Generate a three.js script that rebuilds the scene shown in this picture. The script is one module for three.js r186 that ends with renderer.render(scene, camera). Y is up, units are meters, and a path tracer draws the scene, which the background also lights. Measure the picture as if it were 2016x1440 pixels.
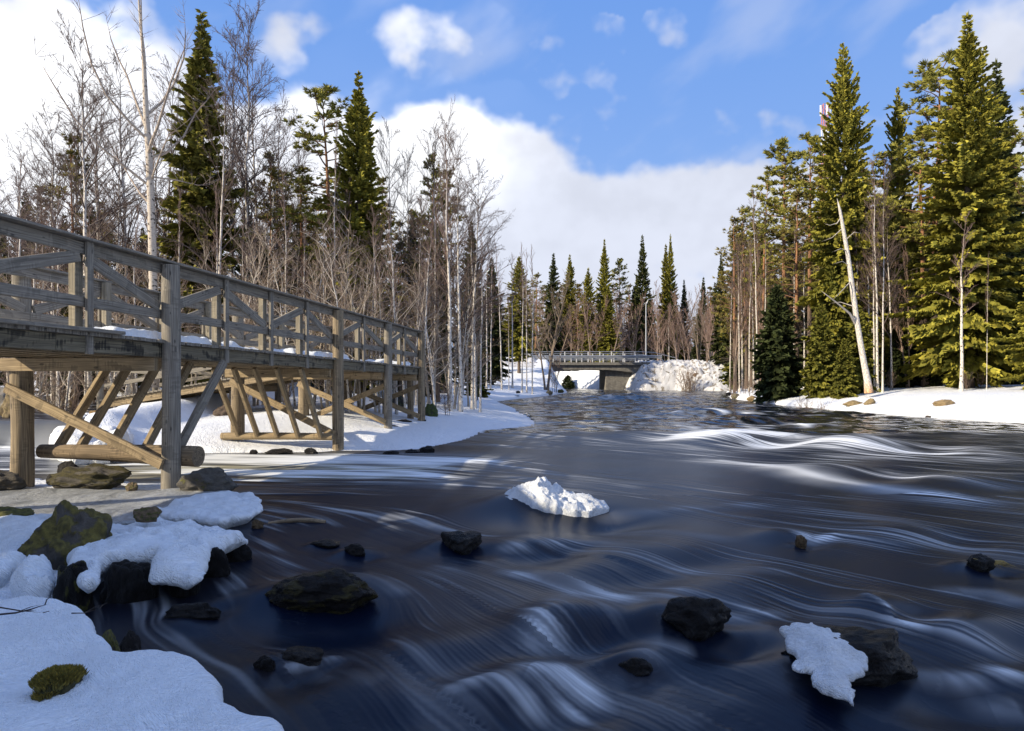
import * as THREE from 'three';
import { mergeVertices } from 'three/addons/utils/BufferGeometryUtils.js';

// ---------------------------------------------------------------- camera, sky, sun, exposure
const scene = new THREE.Scene();
const FPX = 1343, CX = 1008, HY = 742, EYE = 1.65;               // focal length, centre and horizon in the photograph's pixels
const camera = new THREE.PerspectiveCamera(2 * Math.atan(720 / FPX) * 180 / Math.PI, 2016 / 1440, 0.1, 3000);
camera.position.set(0, EYE, 0);
camera.setViewOffset(2016, 1440, 0, 720 - HY, 2016, 1440);
const SUN_DIR = new THREE.Vector3(-0.82, 0.45, 0.42).normalize();
const sun = new THREE.DirectionalLight(new THREE.Color().setRGB(1, 0.87, 0.66), 5.0);
sun.name = 'sun'; sun.position.copy(SUN_DIR).multiplyScalar(120); sun.position.z -= 30;
sun.target.position.set(0, 0, -30); scene.add(sun, sun.target);
sun.castShadow = true; sun.shadow.radius = 1.2; sun.shadow.mapSize.set(4096, 4096);
Object.assign(sun.shadow.camera, { left: -90, right: 90, top: 90, bottom: -60, near: 1, far: 320 });
const EXPOSURE = 1.4;

// ---------------------------------------------------------------- numbers
function rng(seed) { let a = seed >>> 0; return () => { a = (a + 0x6D2B79F5) >>> 0; let t = a; t = Math.imul(t ^ (t >>> 15), t | 1); t ^= t + Math.imul(t ^ (t >>> 7), t | 61); return ((t ^ (t >>> 14)) >>> 0) / 4294967296; }; }
const clamp = (x, a = 0, b = 1) => x < a ? a : x > b ? b : x, lerp = (a, b, t) => a + (b - a) * t;
const sstep = (a, b, x) => { const t = clamp((x - a) / (b - a)); return t * t * (3 - 2 * t); };
const PERM = new Uint8Array(512); { const r = rng(11), p = [...Array(256).keys()]; for (let i = 255; i > 0; i--) { const j = Math.floor(r() * (i + 1)); [p[i], p[j]] = [p[j], p[i]]; } for (let i = 0; i < 512; i++) PERM[i] = p[i & 255]; }
const grad3 = (h, x, y, z) => { h &= 15; const u = h < 8 ? x : y, v = h < 4 ? y : h === 12 || h === 14 ? x : z; return ((h & 1) ? -u : u) + ((h & 2) ? -v : v); };
function noise(x, y, z = 0) {
  const fx = Math.floor(x), fy = Math.floor(y), fz = Math.floor(z), X = fx & 255, Y = fy & 255, Z = fz & 255; x -= fx; y -= fy; z -= fz;
  const u = x * x * x * (x * (x * 6 - 15) + 10), v = y * y * y * (y * (y * 6 - 15) + 10), w = z * z * z * (z * (z * 6 - 15) + 10);
  const A = PERM[X] + Y, AA = PERM[A] + Z, AB = PERM[A + 1] + Z, B = PERM[X + 1] + Y, BA = PERM[B] + Z, BB = PERM[B + 1] + Z;
  return lerp(lerp(lerp(grad3(PERM[AA], x, y, z), grad3(PERM[BA], x - 1, y, z), u), lerp(grad3(PERM[AB], x, y - 1, z), grad3(PERM[BB], x - 1, y - 1, z), u), v),
    lerp(lerp(grad3(PERM[AA + 1], x, y, z - 1), grad3(PERM[BA + 1], x - 1, y, z - 1), u), lerp(grad3(PERM[AB + 1], x, y - 1, z - 1), grad3(PERM[BB + 1], x - 1, y - 1, z - 1), u), v), w);
}
const fbm = (x, y, z = 0, o = 4) => { let s = 0, a = 0.5; for (let i = 0; i < o; i++) { s += a * noise(x, y, z); x = x * 2.03 + 7.1; y = y * 2.03 + 3.7; z = z * 2.03 + 1.3; a *= 0.5; } return s; };

// ground points: a pixel of the photograph whose point lies at height y, or a pixel column at a known depth
const wp = (px, py, y = 0) => { const D = (EYE - y) * FPX / (py - HY); return [(px - CX) / FPX * D, D]; };
const atX = (px, D) => (px - CX) / FPX * D;
const yAt = (py, D) => EYE - (py - HY) / FPX * D;

// ---------------------------------------------------------------- sky: blue air with cumulus, computed for every direction
{
  const W = 3072, H = 1536, data = new Float32Array(W * H * 4);
  // [azimuth px, height px, radius x, radius y, weight] of the clouds round the view, in picture pixels of the lens
  const blobs = [[20, 200, 250, 190, 1.35, 1], [-60, 40, 140, 100, 0.6], [110, 70, 130, 90, 0.85, 1], [-200, 330, 300, 240, 1.35, 1], [150, 330, 170, 160, 1.1, 1], [215, 150, 90, 110, 0.8, 0.8], [330, 170, 80, 120, 0.6], [430, 100, 120, 90, 0.55], [545, 110, 45, 40, 0.7], [300, 30, 70, 50, 0.4], [420, 300, 220, 130, 0.85, 0.7],
    [610, 190, 60, 58, 0.85, 0.7], [590, 40, 70, 32, 0.55], [560, 280, 90, 60, 0.5], [825, 70, 105, 50, 0.66, 0.6], [805, 135, 62, 34, 0.5, 0.6], [930, 100, 46, 44, 0.5], [760, 70, 50, 44, 0.4], [860, 40, 60, 40, 0.3],
    [800, 320, 130, 100, 1.3, 1.25], [890, 310, 120, 92, 1.35, 1.25], [1000, 350, 100, 92, 1.2, 0.15], [1060, 420, 150, 110, 1.1], [640, 420, 240, 130, 1.0, 0.8], [1000, 262, 60, 34, 0.4], [1160, 425, 140, 70, 0.7], [1290, 395, 140, 72, 0.85], [1420, 400, 160, 80, 0.9], [1570, 400, 150, 84, 0.95], [1300, 480, 260, 60, 0.5], [1050, 560, 260, 80, 0.7], [1480, 530, 220, 100, 0.75], [1200, 630, 400, 80, 0.7], [700, 600, 400, 120, 0.8], [200, 560, 400, 140, 1.0], [1800, 640, 500, 100, 0.7],
    [1250, 205, 60, 52, 0.5], [1080, 80, 50, 34, 0.46], [1190, 90, 44, 44, 0.4], [1105, 140, 30, 34, 0.4], [1330, 65, 40, 34, 0.46], [1530, 250, 110, 30, 0.45], [1990, 60, 70, 110, 0.62], [1870, 300, 200, 120, 0.6], [2150, 200, 240, 160, 1.0], [2350, 420, 300, 150, 1.1], [1750, 480, 300, 130, 0.8], [-500, 200, 260, 220, 1.2], [-420, 520, 400, 160, 1.0], [2800, 150, 260, 260, 0.9], [820, -180, 160, 80, 0.5], [1350, -300, 200, 90, 0.5], [200, -330, 220, 110, 0.6]];
  const rgb = [0, 0, 0];
  const air = (x, y, z, e, fine) => {
    const E = Math.max(e, 0), k1 = Math.exp(-E / 8), k2 = Math.exp(-E / 26);
    // clear air: deep blue overhead, milkier to the horizon
    const r = 0.075 + 0.16 * k2 + 0.27 * k1, g = 0.22 + 0.24 * k2 + 0.18 * k1, b = 0.66 + 0.21 * k2;
    let cov = 0, tone = 0, tw = 1e-4;
    if (z < -0.05 && E < 50) {
      const px = CX - FPX * x / z, py = HY + FPX * y / z, wx = 46 * fbm(px / 120, py / 120, 3.1, fine ? 4 : 2), wy = 46 * fbm(px / 120, py / 120, 8.7, fine ? 4 : 2);
      for (const [bx, by, rx, ry, w, wh] of blobs) { const dx = (px + wx - bx) / rx, dy = (py + wy - by) / ry, d = dx * dx + dy * dy; if (d < 4) { const q = 1 - d / 4; const c = w * q * q * q; cov += c; tone += c * (wh ?? 0); tw += c; } }
      cov *= sstep(-0.05, -0.3, z);
    }
    const side = 1 - sstep(-0.3, -0.75, z) * (1 - sstep(36, 46, E));
    if (side > 0) cov += side * clamp(0.50 + 1.6 * fbm(x * 2.1 + 5, y * 3.6, z * 2.1, 3)) * 0.95;  // added clouds outside the view, their amount set to fill the shaded snow
    let alpha = 0, n1 = 0;
    if (cov > 0.04) { n1 = fbm(x * 9, y * 11.2, z * 9, fine ? 3 : 3) + (fine ? 0.16 * fbm(x * 62, y * 76, z * 62, 5) : 0); alpha = sstep(0.22, 0.94, cov * 0.82 + n1 * 1.4 + 0.02); if (fine && alpha > 0 && alpha < 1) alpha = clamp(alpha * (1 + 0.45 * fbm(x * 40, y * 46, z * 40, 4) * (1 - alpha))); }
    const veil = (0.06 + 0.46 * sstep(0.02, 0.5, fbm(x * 5 + 2, y * 9 - x * 4, z * 5, fine ? 6 : 3) + 0.12)) * sstep(50, 8, E);
    const thick = sstep(0.8, 1.9, cov + n1 * 0.5), shade = alpha > 0 ? clamp(0.5 + 1.1 * fbm(x * 7 + 3, y * 10, z * 7, 3) + (fine ? 0.35 * fbm(x * 40, y * 50, z * 40, 4) : 0)) : 0.5;
    // the low clouds are a cooler grey
    const wh = clamp(tone / tw + 0.55 * side), bright = lerp(lerp(0.54, 0.60, sstep(0.1, 0.8, shade)), lerp(0.74, 0.98, sstep(0.1, 0.75, shade)), wh), lowgrey = 0;
    const cr = bright * lerp(0.94, 1, wh) + 0.05 * thick * wh, cg = bright * lerp(0.99, 1.01, wh) + 0.05 * thick * wh, cb = bright * lerp(1.14, 1.04, wh) + 0.05 * thick * wh;
    alpha = Math.max(alpha * 0.97, veil);
    const dim = 0.82;
    rgb[0] = lerp(r * dim, cr, alpha); rgb[1] = lerp(g * dim, cg, alpha); rgb[2] = lerp(b * dim, cb, alpha);
  };
  const at = (row, col, fine) => { const up = ((row + 0.5) / H - 0.5) * Math.PI, az = ((col + 0.5) / W - 0.5) * 2 * Math.PI; air(Math.cos(az) * Math.cos(up), Math.sin(up), Math.sin(az) * Math.cos(up), up * 57.2958, fine); };
  // round about: every eighth texel, the ones between blended; inside and near the frame: every texel
  const q = 8, h0 = Math.floor(H / 2 / q), CW = W / q, CH = H / q - h0, coarse = new Float32Array((CH + 1) * CW * 3);
  for (let j = 0; j <= CH; j++) for (let i = 0; i < CW; i++) { at(Math.min(H - 1, (h0 + j) * q), i * q, false); coarse.set(rgb, (j * CW + i) * 3); }
  for (let row = 0; row < H; row++) for (let col = 0; col < W; col++) {
    const o = (row * W + col) * 4, e = ((row + 0.5) / H - 0.5) * 180, az = ((col + 0.5) / W - 0.5) * 360; data[o + 3] = 1;
    if (e < -1) { data[o] = 0.42; data[o + 1] = 0.47; data[o + 2] = 0.55; continue; }
    if (Math.abs(az + 90) < 46 && e < 36) { at(row, col, true); data[o] = rgb[0]; data[o + 1] = rgb[1]; data[o + 2] = rgb[2]; continue; }
    const fy = Math.max(0, row / q - h0), fx = col / q, j = Math.min(CH - 1, Math.floor(fy)), i = Math.floor(fx), u = fx - i, v = fy - j, i2 = (i + 1) % CW, a = (j * CW + i) * 3, b = (j * CW + i2) * 3, c = a + CW * 3, d = b + CW * 3;
    for (let k = 0; k < 3; k++) data[o + k] = (coarse[a + k] * (1 - u) + coarse[b + k] * u) * (1 - v) + (coarse[c + k] * (1 - u) + coarse[d + k] * u) * v;
  }
  const t = new THREE.DataTexture(data, W, H, THREE.RGBAFormat, THREE.FloatType);
  t.mapping = THREE.EquirectangularReflectionMapping; t.magFilter = t.minFilter = THREE.LinearFilter; t.needsUpdate = true;
  scene.background = t; scene.environment = t;
}

// ---------------------------------------------------------------- naming, textures, mesh building
const used = new Map();
function numbered(n) { const k = used.get(n) ?? 0; used.set(n, k + 1); return k ? n + '_' + String(k).padStart(3, '0') : n; }
function tag(o, label, category, group, kind) {
  if (label) o.userData.label = label; if (category) o.userData.category = category;
  if (group) o.userData.group = group; if (kind) o.userData.kind = kind;
  return o;
}
const shadowed = (o) => { o.castShadow = o.receiveShadow = true; return o; };
function thing(name, label, category, p = [0, 0, 0], turn = 0, group) {
  const o = new THREE.Group(); o.name = numbered(name); o.position.set(...p); o.rotation.y = turn; scene.add(o);
  return tag(o, label, category, group);
}
function part(name, geo, mat, parent, label) { const m = shadowed(new THREE.Mesh(geo, mat)); m.name = name; parent.add(m); if (label) m.userData.label = label; return m; }
function whole(name, geo, mat, label, category, p = [0, 0, 0], turn = 0, group, kind) {
  const m = shadowed(new THREE.Mesh(geo, mat)); m.name = numbered(name); m.position.set(...p); m.rotation.y = turn; scene.add(m);
  return tag(m, label, category, group, kind);
}
function dataTex(W, H, f, srgb = false) {
  const d = new Uint8Array(W * H * 4);
  for (let y = 0, o = 0; y < H; y++) for (let x = 0; x < W; x++, o += 4) { const c = f(x, y); d[o] = clamp(c[0]) * 255; d[o + 1] = clamp(c[1]) * 255; d[o + 2] = clamp(c[2]) * 255; d[o + 3] = 255; }
  const t = new THREE.DataTexture(d, W, H, THREE.RGBAFormat); t.wrapS = t.wrapT = THREE.RepeatWrapping; t.magFilter = t.minFilter = THREE.LinearFilter;
  if (srgb) t.colorSpace = THREE.SRGBColorSpace; t.needsUpdate = true; return t;
}
const toS = (c) => c <= 0.0031308 ? c * 12.92 : 1.055 * Math.pow(c, 1 / 2.4) - 0.055;
const lin = (f) => (x, y) => f(x, y).map(toS);                                                   // linear colours into an sRGB texture
// noise that tiles over a period
const tnoise = (x, y, px, py, s = 0) => { const a = x / px * 2 * Math.PI, b = y / py * 2 * Math.PI, ra = px / 6.2832, rb = py / 6.2832; return noise(Math.cos(a) * ra + s, Math.sin(a) * ra + Math.cos(b) * rb, Math.sin(b) * rb + s * 1.7); };

class GB {                                                                                        // a mesh collected vertex by vertex
  constructor(uv = false, col = true) { this.p = []; this.n = []; this.i = []; this.u = uv ? [] : null; this.c = col ? [] : null; }
  v(x, y, z, nx, ny, nz, c, u = 0, w = 0) { this.p.push(x, y, z); this.n.push(nx, ny, nz); if (this.c) this.c.push(c[0], c[1], c[2]); if (this.u) this.u.push(u, w); return this.p.length / 3 - 1; }
  tri(a, b, c) { this.i.push(a, b, c); }
  // a tapering tube along points [[x,y,z]...] with radii; closed to a point at the end when tip
  tube(pts, rad, sides, col, tip = true, uScale = 1, u0 = 0) {
    let prev = -1, len = u0, ax = 1, ay = 0, az = 0;
    const n = pts.length;
    for (let k = 0; k < n; k++) {
      const a = pts[Math.max(0, k - 1)], b = pts[Math.min(n - 1, k + 1)]; let dx = b[0] - a[0], dy = b[1] - a[1], dz = b[2] - a[2], l = Math.hypot(dx, dy, dz) || 1; dx /= l; dy /= l; dz /= l;
      if (k === 0) { if (Math.abs(dx) > 0.8) { ax = 0; ay = 0; az = 1; } }
      const t = ax * dx + ay * dy + az * dz; ax -= t * dx; ay -= t * dy; az -= t * dz; l = Math.hypot(ax, ay, az) || 1; ax /= l; ay /= l; az /= l;
      const bx = dy * az - dz * ay, by = dz * ax - dx * az, bz = dx * ay - dy * ax, c = typeof col === 'function' ? col(k / (n - 1), len) : col, P = pts[k];
      if (k) len += Math.hypot(P[0] - pts[k - 1][0], P[1] - pts[k - 1][1], P[2] - pts[k - 1][2]);
      if (k === n - 1 && tip) { const q = this.v(P[0], P[1], P[2], dx, dy, dz, c, 0, len * uScale); for (let s = 0; s < sides; s++) this.tri(prev + s, prev + (this.u ? s + 1 : (s + 1) % sides), q); break; }
      const m = this.u ? sides + 1 : sides, at = this.p.length / 3;
      for (let s = 0; s < m; s++) { const g = s / sides * 6.283185, cs = Math.cos(g), sn = Math.sin(g), nx = ax * cs + bx * sn, ny = ay * cs + by * sn, nz = az * cs + bz * sn; this.v(P[0] + nx * rad[k], P[1] + ny * rad[k], P[2] + nz * rad[k], nx, ny, nz, c, s / sides, len * uScale); }
      if (k) for (let s = 0; s < sides; s++) { const s2 = this.u ? s + 1 : (s + 1) % sides; this.tri(prev + s, prev + s2, at + s); this.tri(prev + s2, at + s2, at + s); }
      prev = at;
    }
  }
  leaf(bx, by, bz, tx, ty, tz, wx, wy, wz, c, c2 = c) {                                           // a two-face spray from base to tip, as wide as w, its middle a little raised
    const mx = bx + (tx - bx) * 0.45, my = by + (ty - by) * 0.45, mz = bz + (tz - bz) * 0.45, ux = tx - bx, uy = ty - by, uz = tz - bz;
    let nx = uy * wz - uz * wy, ny = uz * wx - ux * wz, nz = ux * wy - uy * wx, l = Math.hypot(nx, ny, nz) || 1, up = ny >= 0; if (!up) l = -l; nx /= l; ny /= l; nz /= l;
    const a = this.v(bx, by, bz, nx, ny, nz, c), b = this.v(mx + wx, my + wy, mz + wz, nx, ny, nz, c), d = this.v(tx, ty, tz, nx, ny, nz, c2), e = this.v(mx - wx, my - wy, mz - wz, nx, ny, nz, c);
    if (up) { this.tri(a, d, b); this.tri(a, e, d); } else { this.tri(a, b, d); this.tri(a, d, e); }
  }
  // a spray lying across the direction N, rolled a little out of it
  spray(P, T, w, N, c, c2) {
    let ux = T[0] - P[0], uy = T[1] - P[1], uz = T[2] - P[2], wx = uy * N[2] - uz * N[1], wy = uz * N[0] - ux * N[2], wz = ux * N[1] - uy * N[0]; const l = w / (Math.hypot(wx, wy, wz) || 1);
    this.leaf(P[0], P[1], P[2], T[0], T[1], T[2], wx * l, wy * l, wz * l, c, c2);
  }
  geo() {
    const g = new THREE.BufferGeometry(); g.setAttribute('position', new THREE.BufferAttribute(new Float32Array(this.p), 3)); g.setAttribute('normal', new THREE.BufferAttribute(new Float32Array(this.n), 3));
    if (this.c) g.setAttribute('color', new THREE.BufferAttribute(new Float32Array(this.c), 3)); if (this.u) g.setAttribute('uv', new THREE.BufferAttribute(new Float32Array(this.u), 2));
    g.setIndex(new THREE.BufferAttribute(new Uint32Array(this.i), 1)); return g;
  }
}
// surface nets: the zero surface of f (negative inside) on a grid
function surfaceNets(f, lo, hi, cell, uvScale = 1) {
  const nx = Math.ceil((hi[0] - lo[0]) / cell) + 1, ny = Math.ceil((hi[1] - lo[1]) / cell) + 1, nz = Math.ceil((hi[2] - lo[2]) / cell) + 1;
  const val = new Float32Array(nx * ny * nz), at = (i, j, k) => (k * ny + j) * nx + i;
  for (let k = 0; k < nz; k++) for (let i = 0; i < nx; i++) { const x = lo[0] + i * cell, z = lo[2] + k * cell, g = f.column ? f.column(x, z) : null; for (let j = 0; j < ny; j++) { const y = lo[1] + j * cell; val[at(i, j, k)] = f.column ? (g ? g(y) : 0.3) : f(x, y, z); } }
  const id = new Int32Array(nx * ny * nz).fill(-1), P = [], I = [];
  for (let k = 0; k < nz - 1; k++) for (let j = 0; j < ny - 1; j++) for (let i = 0; i < nx - 1; i++) {
    let neg = 0, sx = 0, sy = 0, sz = 0, m = 0; const c = [];
    for (let q = 0; q < 8; q++) { const w = val[at(i + (q & 1), j + (q >> 1 & 1), k + (q >> 2))]; c.push(w); if (w < 0) neg++; }
    if (neg === 0 || neg === 8) continue;
    for (let q = 0; q < 8; q++) for (const b of [1, 2, 4]) if (!(q & b)) { const a = c[q], d = c[q | b]; if ((a < 0) !== (d < 0)) { const t = a / (a - d); sx += (q & 1) + (b === 1 ? t : 0); sy += (q >> 1 & 1) + (b === 2 ? t : 0); sz += (q >> 2) + (b === 4 ? t : 0); m++; } }
    id[at(i, j, k)] = P.length / 3; P.push(lo[0] + (i + sx / m) * cell, lo[1] + (j + sy / m) * cell, lo[2] + (k + sz / m) * cell);
  }
  for (let k = 1; k < nz - 1; k++) for (let j = 1; j < ny - 1; j++) for (let i = 1; i < nx - 1; i++) {
    const a = val[at(i, j, k)] < 0;
    const quad = (w, p, q, r, s) => { if (a === (w < 0)) return; if (a) I.push(p, q, r, p, r, s); else I.push(p, r, q, p, s, r); };
    quad(val[at(i + 1, j, k)], id[at(i, j - 1, k - 1)], id[at(i, j, k - 1)], id[at(i, j, k)], id[at(i, j - 1, k)]);
    quad(val[at(i, j + 1, k)], id[at(i - 1, j, k - 1)], id[at(i - 1, j, k)], id[at(i, j, k)], id[at(i, j, k - 1)]);
    quad(val[at(i, j, k + 1)], id[at(i - 1, j - 1, k)], id[at(i, j - 1, k)], id[at(i, j, k)], id[at(i - 1, j, k)]);
  }
  const g = new THREE.BufferGeometry(); g.setAttribute('position', new THREE.BufferAttribute(new Float32Array(P), 3)); g.setIndex(I); g.computeVertexNormals();
  const uv = new Float32Array(P.length / 3 * 2); for (let i = 0; i < P.length / 3; i++) { uv[2 * i] = (P[3 * i] + 0.4 * P[3 * i + 1]) * uvScale; uv[2 * i + 1] = (P[3 * i + 2] - 0.8 * P[3 * i + 1]) * uvScale; }
  g.setAttribute('uv', new THREE.BufferAttribute(uv, 2)); return g;
}
// signed distance to a polygon of [x, y] points, negative inside
function sdPoly(poly, x, y) {
  let d = 1e9, s = 1; const n = poly.length;
  for (let i = 0, j = n - 1; i < n; j = i++) {
    const [ax, ay] = poly[i], [bx, by] = poly[j], ex = bx - ax, ey = by - ay, wx = x - ax, wy = y - ay, t = clamp((wx * ex + wy * ey) / (ex * ex + ey * ey)), qx = wx - ex * t, qy = wy - ey * t;
    d = Math.min(d, qx * qx + qy * qy);
    const c1 = y >= ay, c2 = y < by, c3 = ex * wy > ey * wx; if ((c1 && c2 && c3) || (!c1 && !c2 && !c3)) s = -s;
  }
  return s * Math.sqrt(d);
}
const V3 = (x, y, z) => new THREE.Vector3(x, y, z);
// ---------------------------------------------------------------- the river's outline in metres: [x to the right, distance ahead]
const RIVER = [[45, -12], [30, 4], [23.5, 13], [19.5, 19], wp(2016, 834), wp(1900, 827), wp(1800, 821), wp(1700, 812), wp(1620, 805), wp(1545, 799), wp(1490, 792), wp(1440, 785), wp(1432, 779), [22, 70], [27, 76], [30, 80], wp(1420, 770), wp(1330, 769), wp(1262, 769),
  [12.6, 88.4], [12.6, 92], [9, 97], [0, 104], [-14, 112], [-14, 103], [0, 96], [5, 92.5], [6.0, 88], wp(1118, 773), wp(1098, 777), wp(1075, 780), wp(1040, 784), wp(1007, 787), wp(974, 791), wp(985, 796), wp(1007, 801), wp(1035, 808), wp(1060, 817), wp(1080, 828), wp(1083, 834), wp(1074, 840), wp(1030, 844), wp(981, 849), wp(976, 856), wp(950, 868), wp(900, 879), wp(858, 889), wp(760, 893), wp(660, 893), wp(560, 893), wp(480, 893), wp(350, 893), wp(200, 889),
  [-9.6, 15.0], [-10.0, 15.6], [-10.6, 17.5], [-12, 21], [-14, 25], [-18, 32], [-21, 31], [-16.5, 22], [-14.2, 17], [-14.6, 14], [-20, 12.8], [-20, 11.4], [-12, 11.4], [-8.6, 11.1], [-6.5, 10.9], [-5.0, 10.4], [-4.1, 9.6], [-4.0, 8.6], [-4.5, 7.6], [-3.7, 6.6], [-3.2, 5.8], [-3.1, 5.0], [-2.7, 4.2], [-2.1, 3.6], [-1.7, 3.1], [-1.3, 2.4], [-0.9, 1.4], [-0.6, 0.2], [0.6, -1.2], [12, -5], [40, -22]];
const riverSd = (x, d) => sdPoly(RIVER, x, d);
// height of the snow
function groundY(x, D, s = riverSd(x, D)) {
  s += 0.09 * noise(x * 1.3, D * 1.3, 4) + 0.03 * noise(x * 5, D * 5, 9);
  const upper = 0.62 * sstep(15.0, 16.4, D) * sstep(-8.6, -9.8, x) * sstep(40, 30, D);
  if (s < 0) return Math.max(-0.7, s * 1.6 - 0.03) + (s > -3 ? upper * 0.7 : upper);
  const right = x > 7.5, far = sstep(30, 60, D);
  const roll = 0.10 * fbm(x / 3.2, D / 3.2, 2, 3) + 0.022 * fbm(x / 0.5, D / 0.5, 5, 3) * (1 - far * 0.5);
  let h = 0.17 * (1 - Math.exp(-s / 0.09)) + 0.06 * (1 - Math.exp(-s / 0.5));
  if (D < 11) { h = 0.16 * (1 - Math.exp(-s / 0.3)) + 0.05 * s - 0.06 * sstep(13, 10, D); h = lerp(h, 0.02, sstep(6.0, 6.7, D) * sstep(-10.5, -9, x)); }
  else if (right) h += 0.78 * (1 - Math.exp(-s / 4.2)) + Math.min(s, 30) * 0.018;
  else h += 1.25 * (1 - Math.exp(-Math.max(0, s - 0.8) / 9)) + Math.min(s, 40) * 0.012 - 0.25 * sstep(8, 2, Math.abs(x + 0.5)) * sstep(45, 30, D);
  h += upper;
  const e = right ? sstep(78, 87, D) : sstep(68, 84, D), near = clamp(s / 1.5), target = 3.35 - 0.9 * sstep(93, 100, D);
  if (e > 0) h = lerp(h, target, e * near);
  const plough = sstep(80, 83.5, D) * sstep(87, 84.6, D) * near;                                   // snow pushed off the road
  if (plough > 0) h += plough * (0.42 + 0.55 * fbm(x / 0.9, D / 0.9, 7, 4) + 0.25 * fbm(x / 0.35, D / 0.35, 17, 2));
  if (D > 86 && D < 92) h = Math.min(h, 3.35);
  return h + roll * clamp(s / 0.4) * (D > 86 && D < 92 ? 0.2 : 1);
}
// distance at which the ground meets a point of the picture
function groundHit(px, py, d0 = 14, d1 = 110) { for (let D = d0; D < d1; D += 0.1) if (yAt(py, D) <= groundY(atX(px, D), D)) return D; return d1; }
const waterY = (x, D) => 0.6 * sstep(15.35, 15.95, D + 0.15 * noise(x * 2, 3)) * sstep(-8.6, -9.4, x);

// ---------------------------------------------------------------- materials of the setting
const snowMap = dataTex(1024, 1024, (() => {
  const r = rng(5), speck = new Float32Array(1024 * 1024);                                        // needles and bark crumbs that have fallen on the snow
  for (let k = 0; k < 520; k++) { let x = r() * 1024, y = r() * 1024, a = r() * 6.28, l = 2 + r() * 10 * r(), w = 0.25 + 0.55 * r(); for (let t = 0; t < l; t++) { speck[(y & 1023) * 1024 + (x & 1023)] = Math.max(speck[(y & 1023) * 1024 + (x & 1023)], w); x = (x + Math.cos(a) + 1024) % 1024; y = (y + Math.sin(a) + 1024) % 1024; } }
  return lin((x, y) => { const n = 0.025 * tnoise(x / 60, y / 60, 1024 / 60, 1024 / 60) , s = speck[y * 1024 + x], g = 0.02 * tnoise(x / 7, y / 7, 1024 / 7, 1024 / 7, 3); return [lerp(0.83 + n + g, 0.1, s), lerp(0.855 + n + g, 0.08, s), lerp(0.885 + n + g, 0.05, s)]; });
})(), true);
const snowBump = dataTex(1024, 1024, (x, y) => { const f = (k, s) => tnoise(x * k / 1024, y * k / 1024, k, k, s); const v = 0.5 + 0.3 * f(24, 1) + 0.28 * f(70, 2) + 0.25 * f(190, 3); return [v, v, v]; });
const tex = (t, k) => { const c = t.clone(); c.repeat.set(k, k); c.needsUpdate = true; return c; };
const M = {};
M.snow = new THREE.MeshPhysicalMaterial({ name: 'snow', map: tex(snowMap, 0.45), bumpMap: tex(snowBump, 0.45), bumpScale: 0.035, roughness: 0.85, specularIntensity: 0.4 });
M.snowNear = new THREE.MeshPhysicalMaterial({ name: 'old_snow', color: new THREE.Color().setRGB(0.98, 1, 1), map: tex(snowMap, 0.7), bumpMap: tex(snowBump, 1.1), bumpScale: 0.022, roughness: 0.75, specularIntensity: 0.5 });
M.ice = new THREE.MeshPhysicalMaterial({ name: 'grey_ice', map: tex(dataTex(512, 512, lin((x, y) => { const v = 0.36 + 0.16 * tnoise(x / 60, y / 110, 512 / 60, 512 / 110) + 0.14 * tnoise(x / 14, y / 22, 512 / 14, 512 / 22, 5) + 0.1 * tnoise(x / 4, y / 4, 128, 128, 9); return [v * 0.97, v, v * 1.0]; }), true), 0.55), bumpMap: tex(snowBump, 0.9), bumpScale: 0.02, roughness: 0.32, ior: 1.31 });

// ---------------------------------------------------------------- ground: one sheet ahead as far as the horizon, one round and behind the camera
function sheet(xs, ds, keep, name) {
  const nx = xs(0).length, P = [], U = [], I = [], S = [];
  ds.forEach((D, j) => { for (const x of xs(D)) { const s = riverSd(x, D); S.push(s); P.push(x, groundY(x, D, s), -D); U.push(x, D); } });
  for (let j = 0; j < ds.length - 1; j++) for (let i = 0; i < nx - 1; i++) { const a = j * nx + i, b = a + 1, c = a + nx, d = c + 1; if (keep(Math.max(S[a], S[b], S[c], S[d]))) I.push(a, b, d, a, d, c); }
  const g = new THREE.BufferGeometry(); g.setAttribute('position', new THREE.BufferAttribute(new Float32Array(P), 3)); g.setAttribute('uv', new THREE.BufferAttribute(new Float32Array(U), 2)); g.setIndex(I); g.computeVertexNormals();
  const m = shadowed(new THREE.Mesh(g, M.snow)); m.name = name; m.userData.kind = 'structure'; scene.add(m); return m;
}
{
  const ds = []; for (let D = 12.5; D < 112; D *= 1.0074) ds.push(D); for (let D = 116; D < 2200; D *= 1.09) ds.push(D);
  const N = 470, us = [...Array(N + 1)].map((_, i) => { const t = i / N * 2 - 1; return Math.sign(t) * (Math.abs(t) < 0.86 ? Math.abs(t) / 0.86 * 0.86 : 0.86 + (Math.abs(t) - 0.86) * 5); });
  tag(sheet((D) => us.map((u) => u * (D + 2)), ds, (s) => s > -1.2, 'snow_ground'), 'snow covered ground on both banks, the embankment and under the trees');
  const axis = (a) => { const v = []; for (const [from, to, st] of a) for (let x = from; x < to - 1e-6; x += st) v.push(x); return v; };
  const xs = axis([[-160, -40, 12], [-40, -14, 2], [-14, 4, 0.16], [4, 60, 4], [60, 161, 20]]), ds2 = axis([[-160, -40, 12], [-40, -2, 1.5], [-2, 12.7, 0.16]]);
  tag(sheet(() => xs, ds2, (s) => s > -1.2, 'snow_ground_near'), 'snow covered near bank on the left and behind the viewer');
}

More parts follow.
